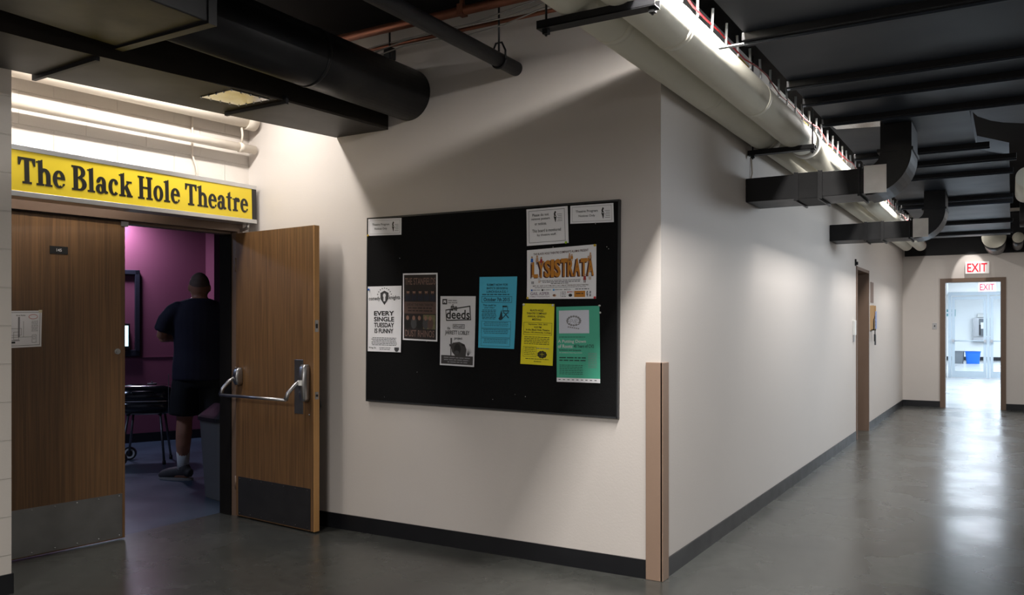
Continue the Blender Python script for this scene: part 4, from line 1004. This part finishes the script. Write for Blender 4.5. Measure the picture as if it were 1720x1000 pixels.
# grill
GB = mat('black enamel', (.010,.010,.013), .16, coat=.5, var=.1); GL = mat('dull aluminium leg', (.20,.20,.21), .45, .8)
GC = Vector((-7.64,5.485,0))
gr = thing('charcoal_grill', 'small black lidded charcoal grill on four legs beside the plum wall', 'grill', GC, math.radians(30.8+12))
MB().loft([(0,0,.50,.20,.12),(0,0,.515,.24,.155),(0,0,.56,.265,.18),(0,0,.635,.28,.195)], GB, seg=32, power=4.5).build('fire_bowl', gr)
MB().loft([(0,0,.648,.282,.197),(0,0,.70,.278,.190),(0,0,.76,.25,.17),(0,0,.79,.215,.14),(0,0,.80,.16,.10)], GB, seg=32, power=4.5).build('lid', gr)
MB().loft([(0,0,.636,.288,.203),(0,0,.647,.288,.203)], mat('chrome rim', (.5,.5,.55), .2, .9), seg=32, power=4.5, smooth=False).build('rim', gr)
v_ = MB(); v_.tube([(.05,0,.80),(.05,0,.812)], .045, GL); v_.tube([(.05,0,.812),(.05,.0,.83)], .008, GL); v_.build('lid_vent', gr)
b = MB()
for z in (.66, .72): b.tube([(.28,-.06,z),(.325,-.06,z),(.325,.06,z),(.28,.06,z)], .009, PLASTBLK)
b.build('side_handle', gr)
b = MB(); b.tube([(-.1,-.20,.73),(-.09,-.24,.74),(.09,-.24,.74),(.1,-.20,.73)], .009, PLASTBLK); b.build('lid_handle', gr)
for (x, y, x2, y2) in ((-.15,-.11,-.21,-.18),(.15,-.11,.20,-.18),(-.15,.11,-.21,.18),(.15,.11,.20,.18)):
    l_ = MB(); l_.tube([(x,y,.52),(x2,y2,.03 if x2 > 0 else .065)], .012, GL, seg=10); l_.ball((x,y,.515), .028, PLASTBLK, seg=10)
    lo = l_.build('leg', gr)
    if x2 > 0: MB().tube([(x2,y2,0),(x2,y2,.04)], .017, PLASTBLK, seg=10).build('foot_cap', lo)
    else:
        WH = MB(); s_ = 1 if y2 > 0 else -1
        def ring(r0, r1, m, w0, w1):
            n = 28
            for k in range(n):
                a, c = 2*PI*k/n, 2*PI*(k+1)/n
                P_ = lambda r, t, yy: (x2+r*math.cos(t), y2+s_*yy, .068+r*math.sin(t))
                WH.hexa([P_(r0,a,w0),P_(r1,a,w0),P_(r1,c,w0),P_(r0,c,w0),P_(r0,a,w1),P_(r1,a,w1),P_(r1,c,w1),P_(r0,c,w1)], m)
        ring(.052,.068,PLASTBLK,.012,.042); ring(.034,.052,WHITEP,.010,.044); ring(.002,.034,PLASTBLK,.014,.040)
        WH.build('wheel', lo)

# trash can
TC = Vector((-5.50,4.72,0))
tr = thing('trash_can', 'dark grey tall trash can with black lid just inside the open door', 'trash can', TC, math.radians(-14))
MB().loft([(0,0,0,.17,.15),(0,0,.01,.175,.155),(0,0,.60,.215,.185),(0,0,.64,.218,.188)], GREYP, seg=32, power=6, smooth=False).build('can_body', tr)
MB().loft([(0,0,.635,.235,.205),(0,0,.665,.235,.205),(0,0,.68,.22,.19),(0,0,.755,.16,.10),(0,0,.77,.145,.085)], PLASTBLK, seg=32, power=5, smooth=False).build('lid', tr)

# framed board and screen on plum wall
WM = Matrix.Translation((P1.x, P1.y, 0)) @ Matrix.Rotation(math.atan2(PD.y, PD.x), 4, 'Z')   # local x along wall (right), -y into room
fr = thing('wall_frame', 'empty black moulding frame mounted on the plum wall', 'frame', M=WM)
FB = mat('black moulding', (.02,.022,.032), .3)
b = MB(); fx1 = .145; fx0 = -.9; z0 = 1.04; z1 = 2.07
b.box((fx1-.055,-.045,z0),(fx1,0,z1),FB,bevel=.006).box((fx0,-.045,z0),(fx0+.055,0,z1),FB,bevel=.006).box((fx0,-.045,z1-.055),(fx1,0,z1),FB,bevel=.006).box((fx0,-.045,z0),(fx1,0,z0+.075),FB,bevel=.006)
b.build('moulding', fr)
mo = thing('monitor', 'small lit screen inside the black frame on the plum wall', 'monitor', M=WM @ Matrix.Translation((-.24,-.03,1.13)))
MB().box((-.3,-.03,0),(.27,.02,.30),PLASTBLK,bevel=.004).build('case', mo)
MB().box((-.28,-.033,.03),(.25,-.029,.275),mat('lit screen',(.55,.82,1),.4,emit=1.6,var=.15,scale=20)).build('screen', mo)
sp_ = thing('wall_speaker', 'small black speaker high up beside the theatre doorway', 'speaker', (-8.02,7.62,2.33))
MB().box((-.09,-.09,-.16),(.09,.09,.16),PLASTBLK,bevel=.02).build('cabinet', sp_)
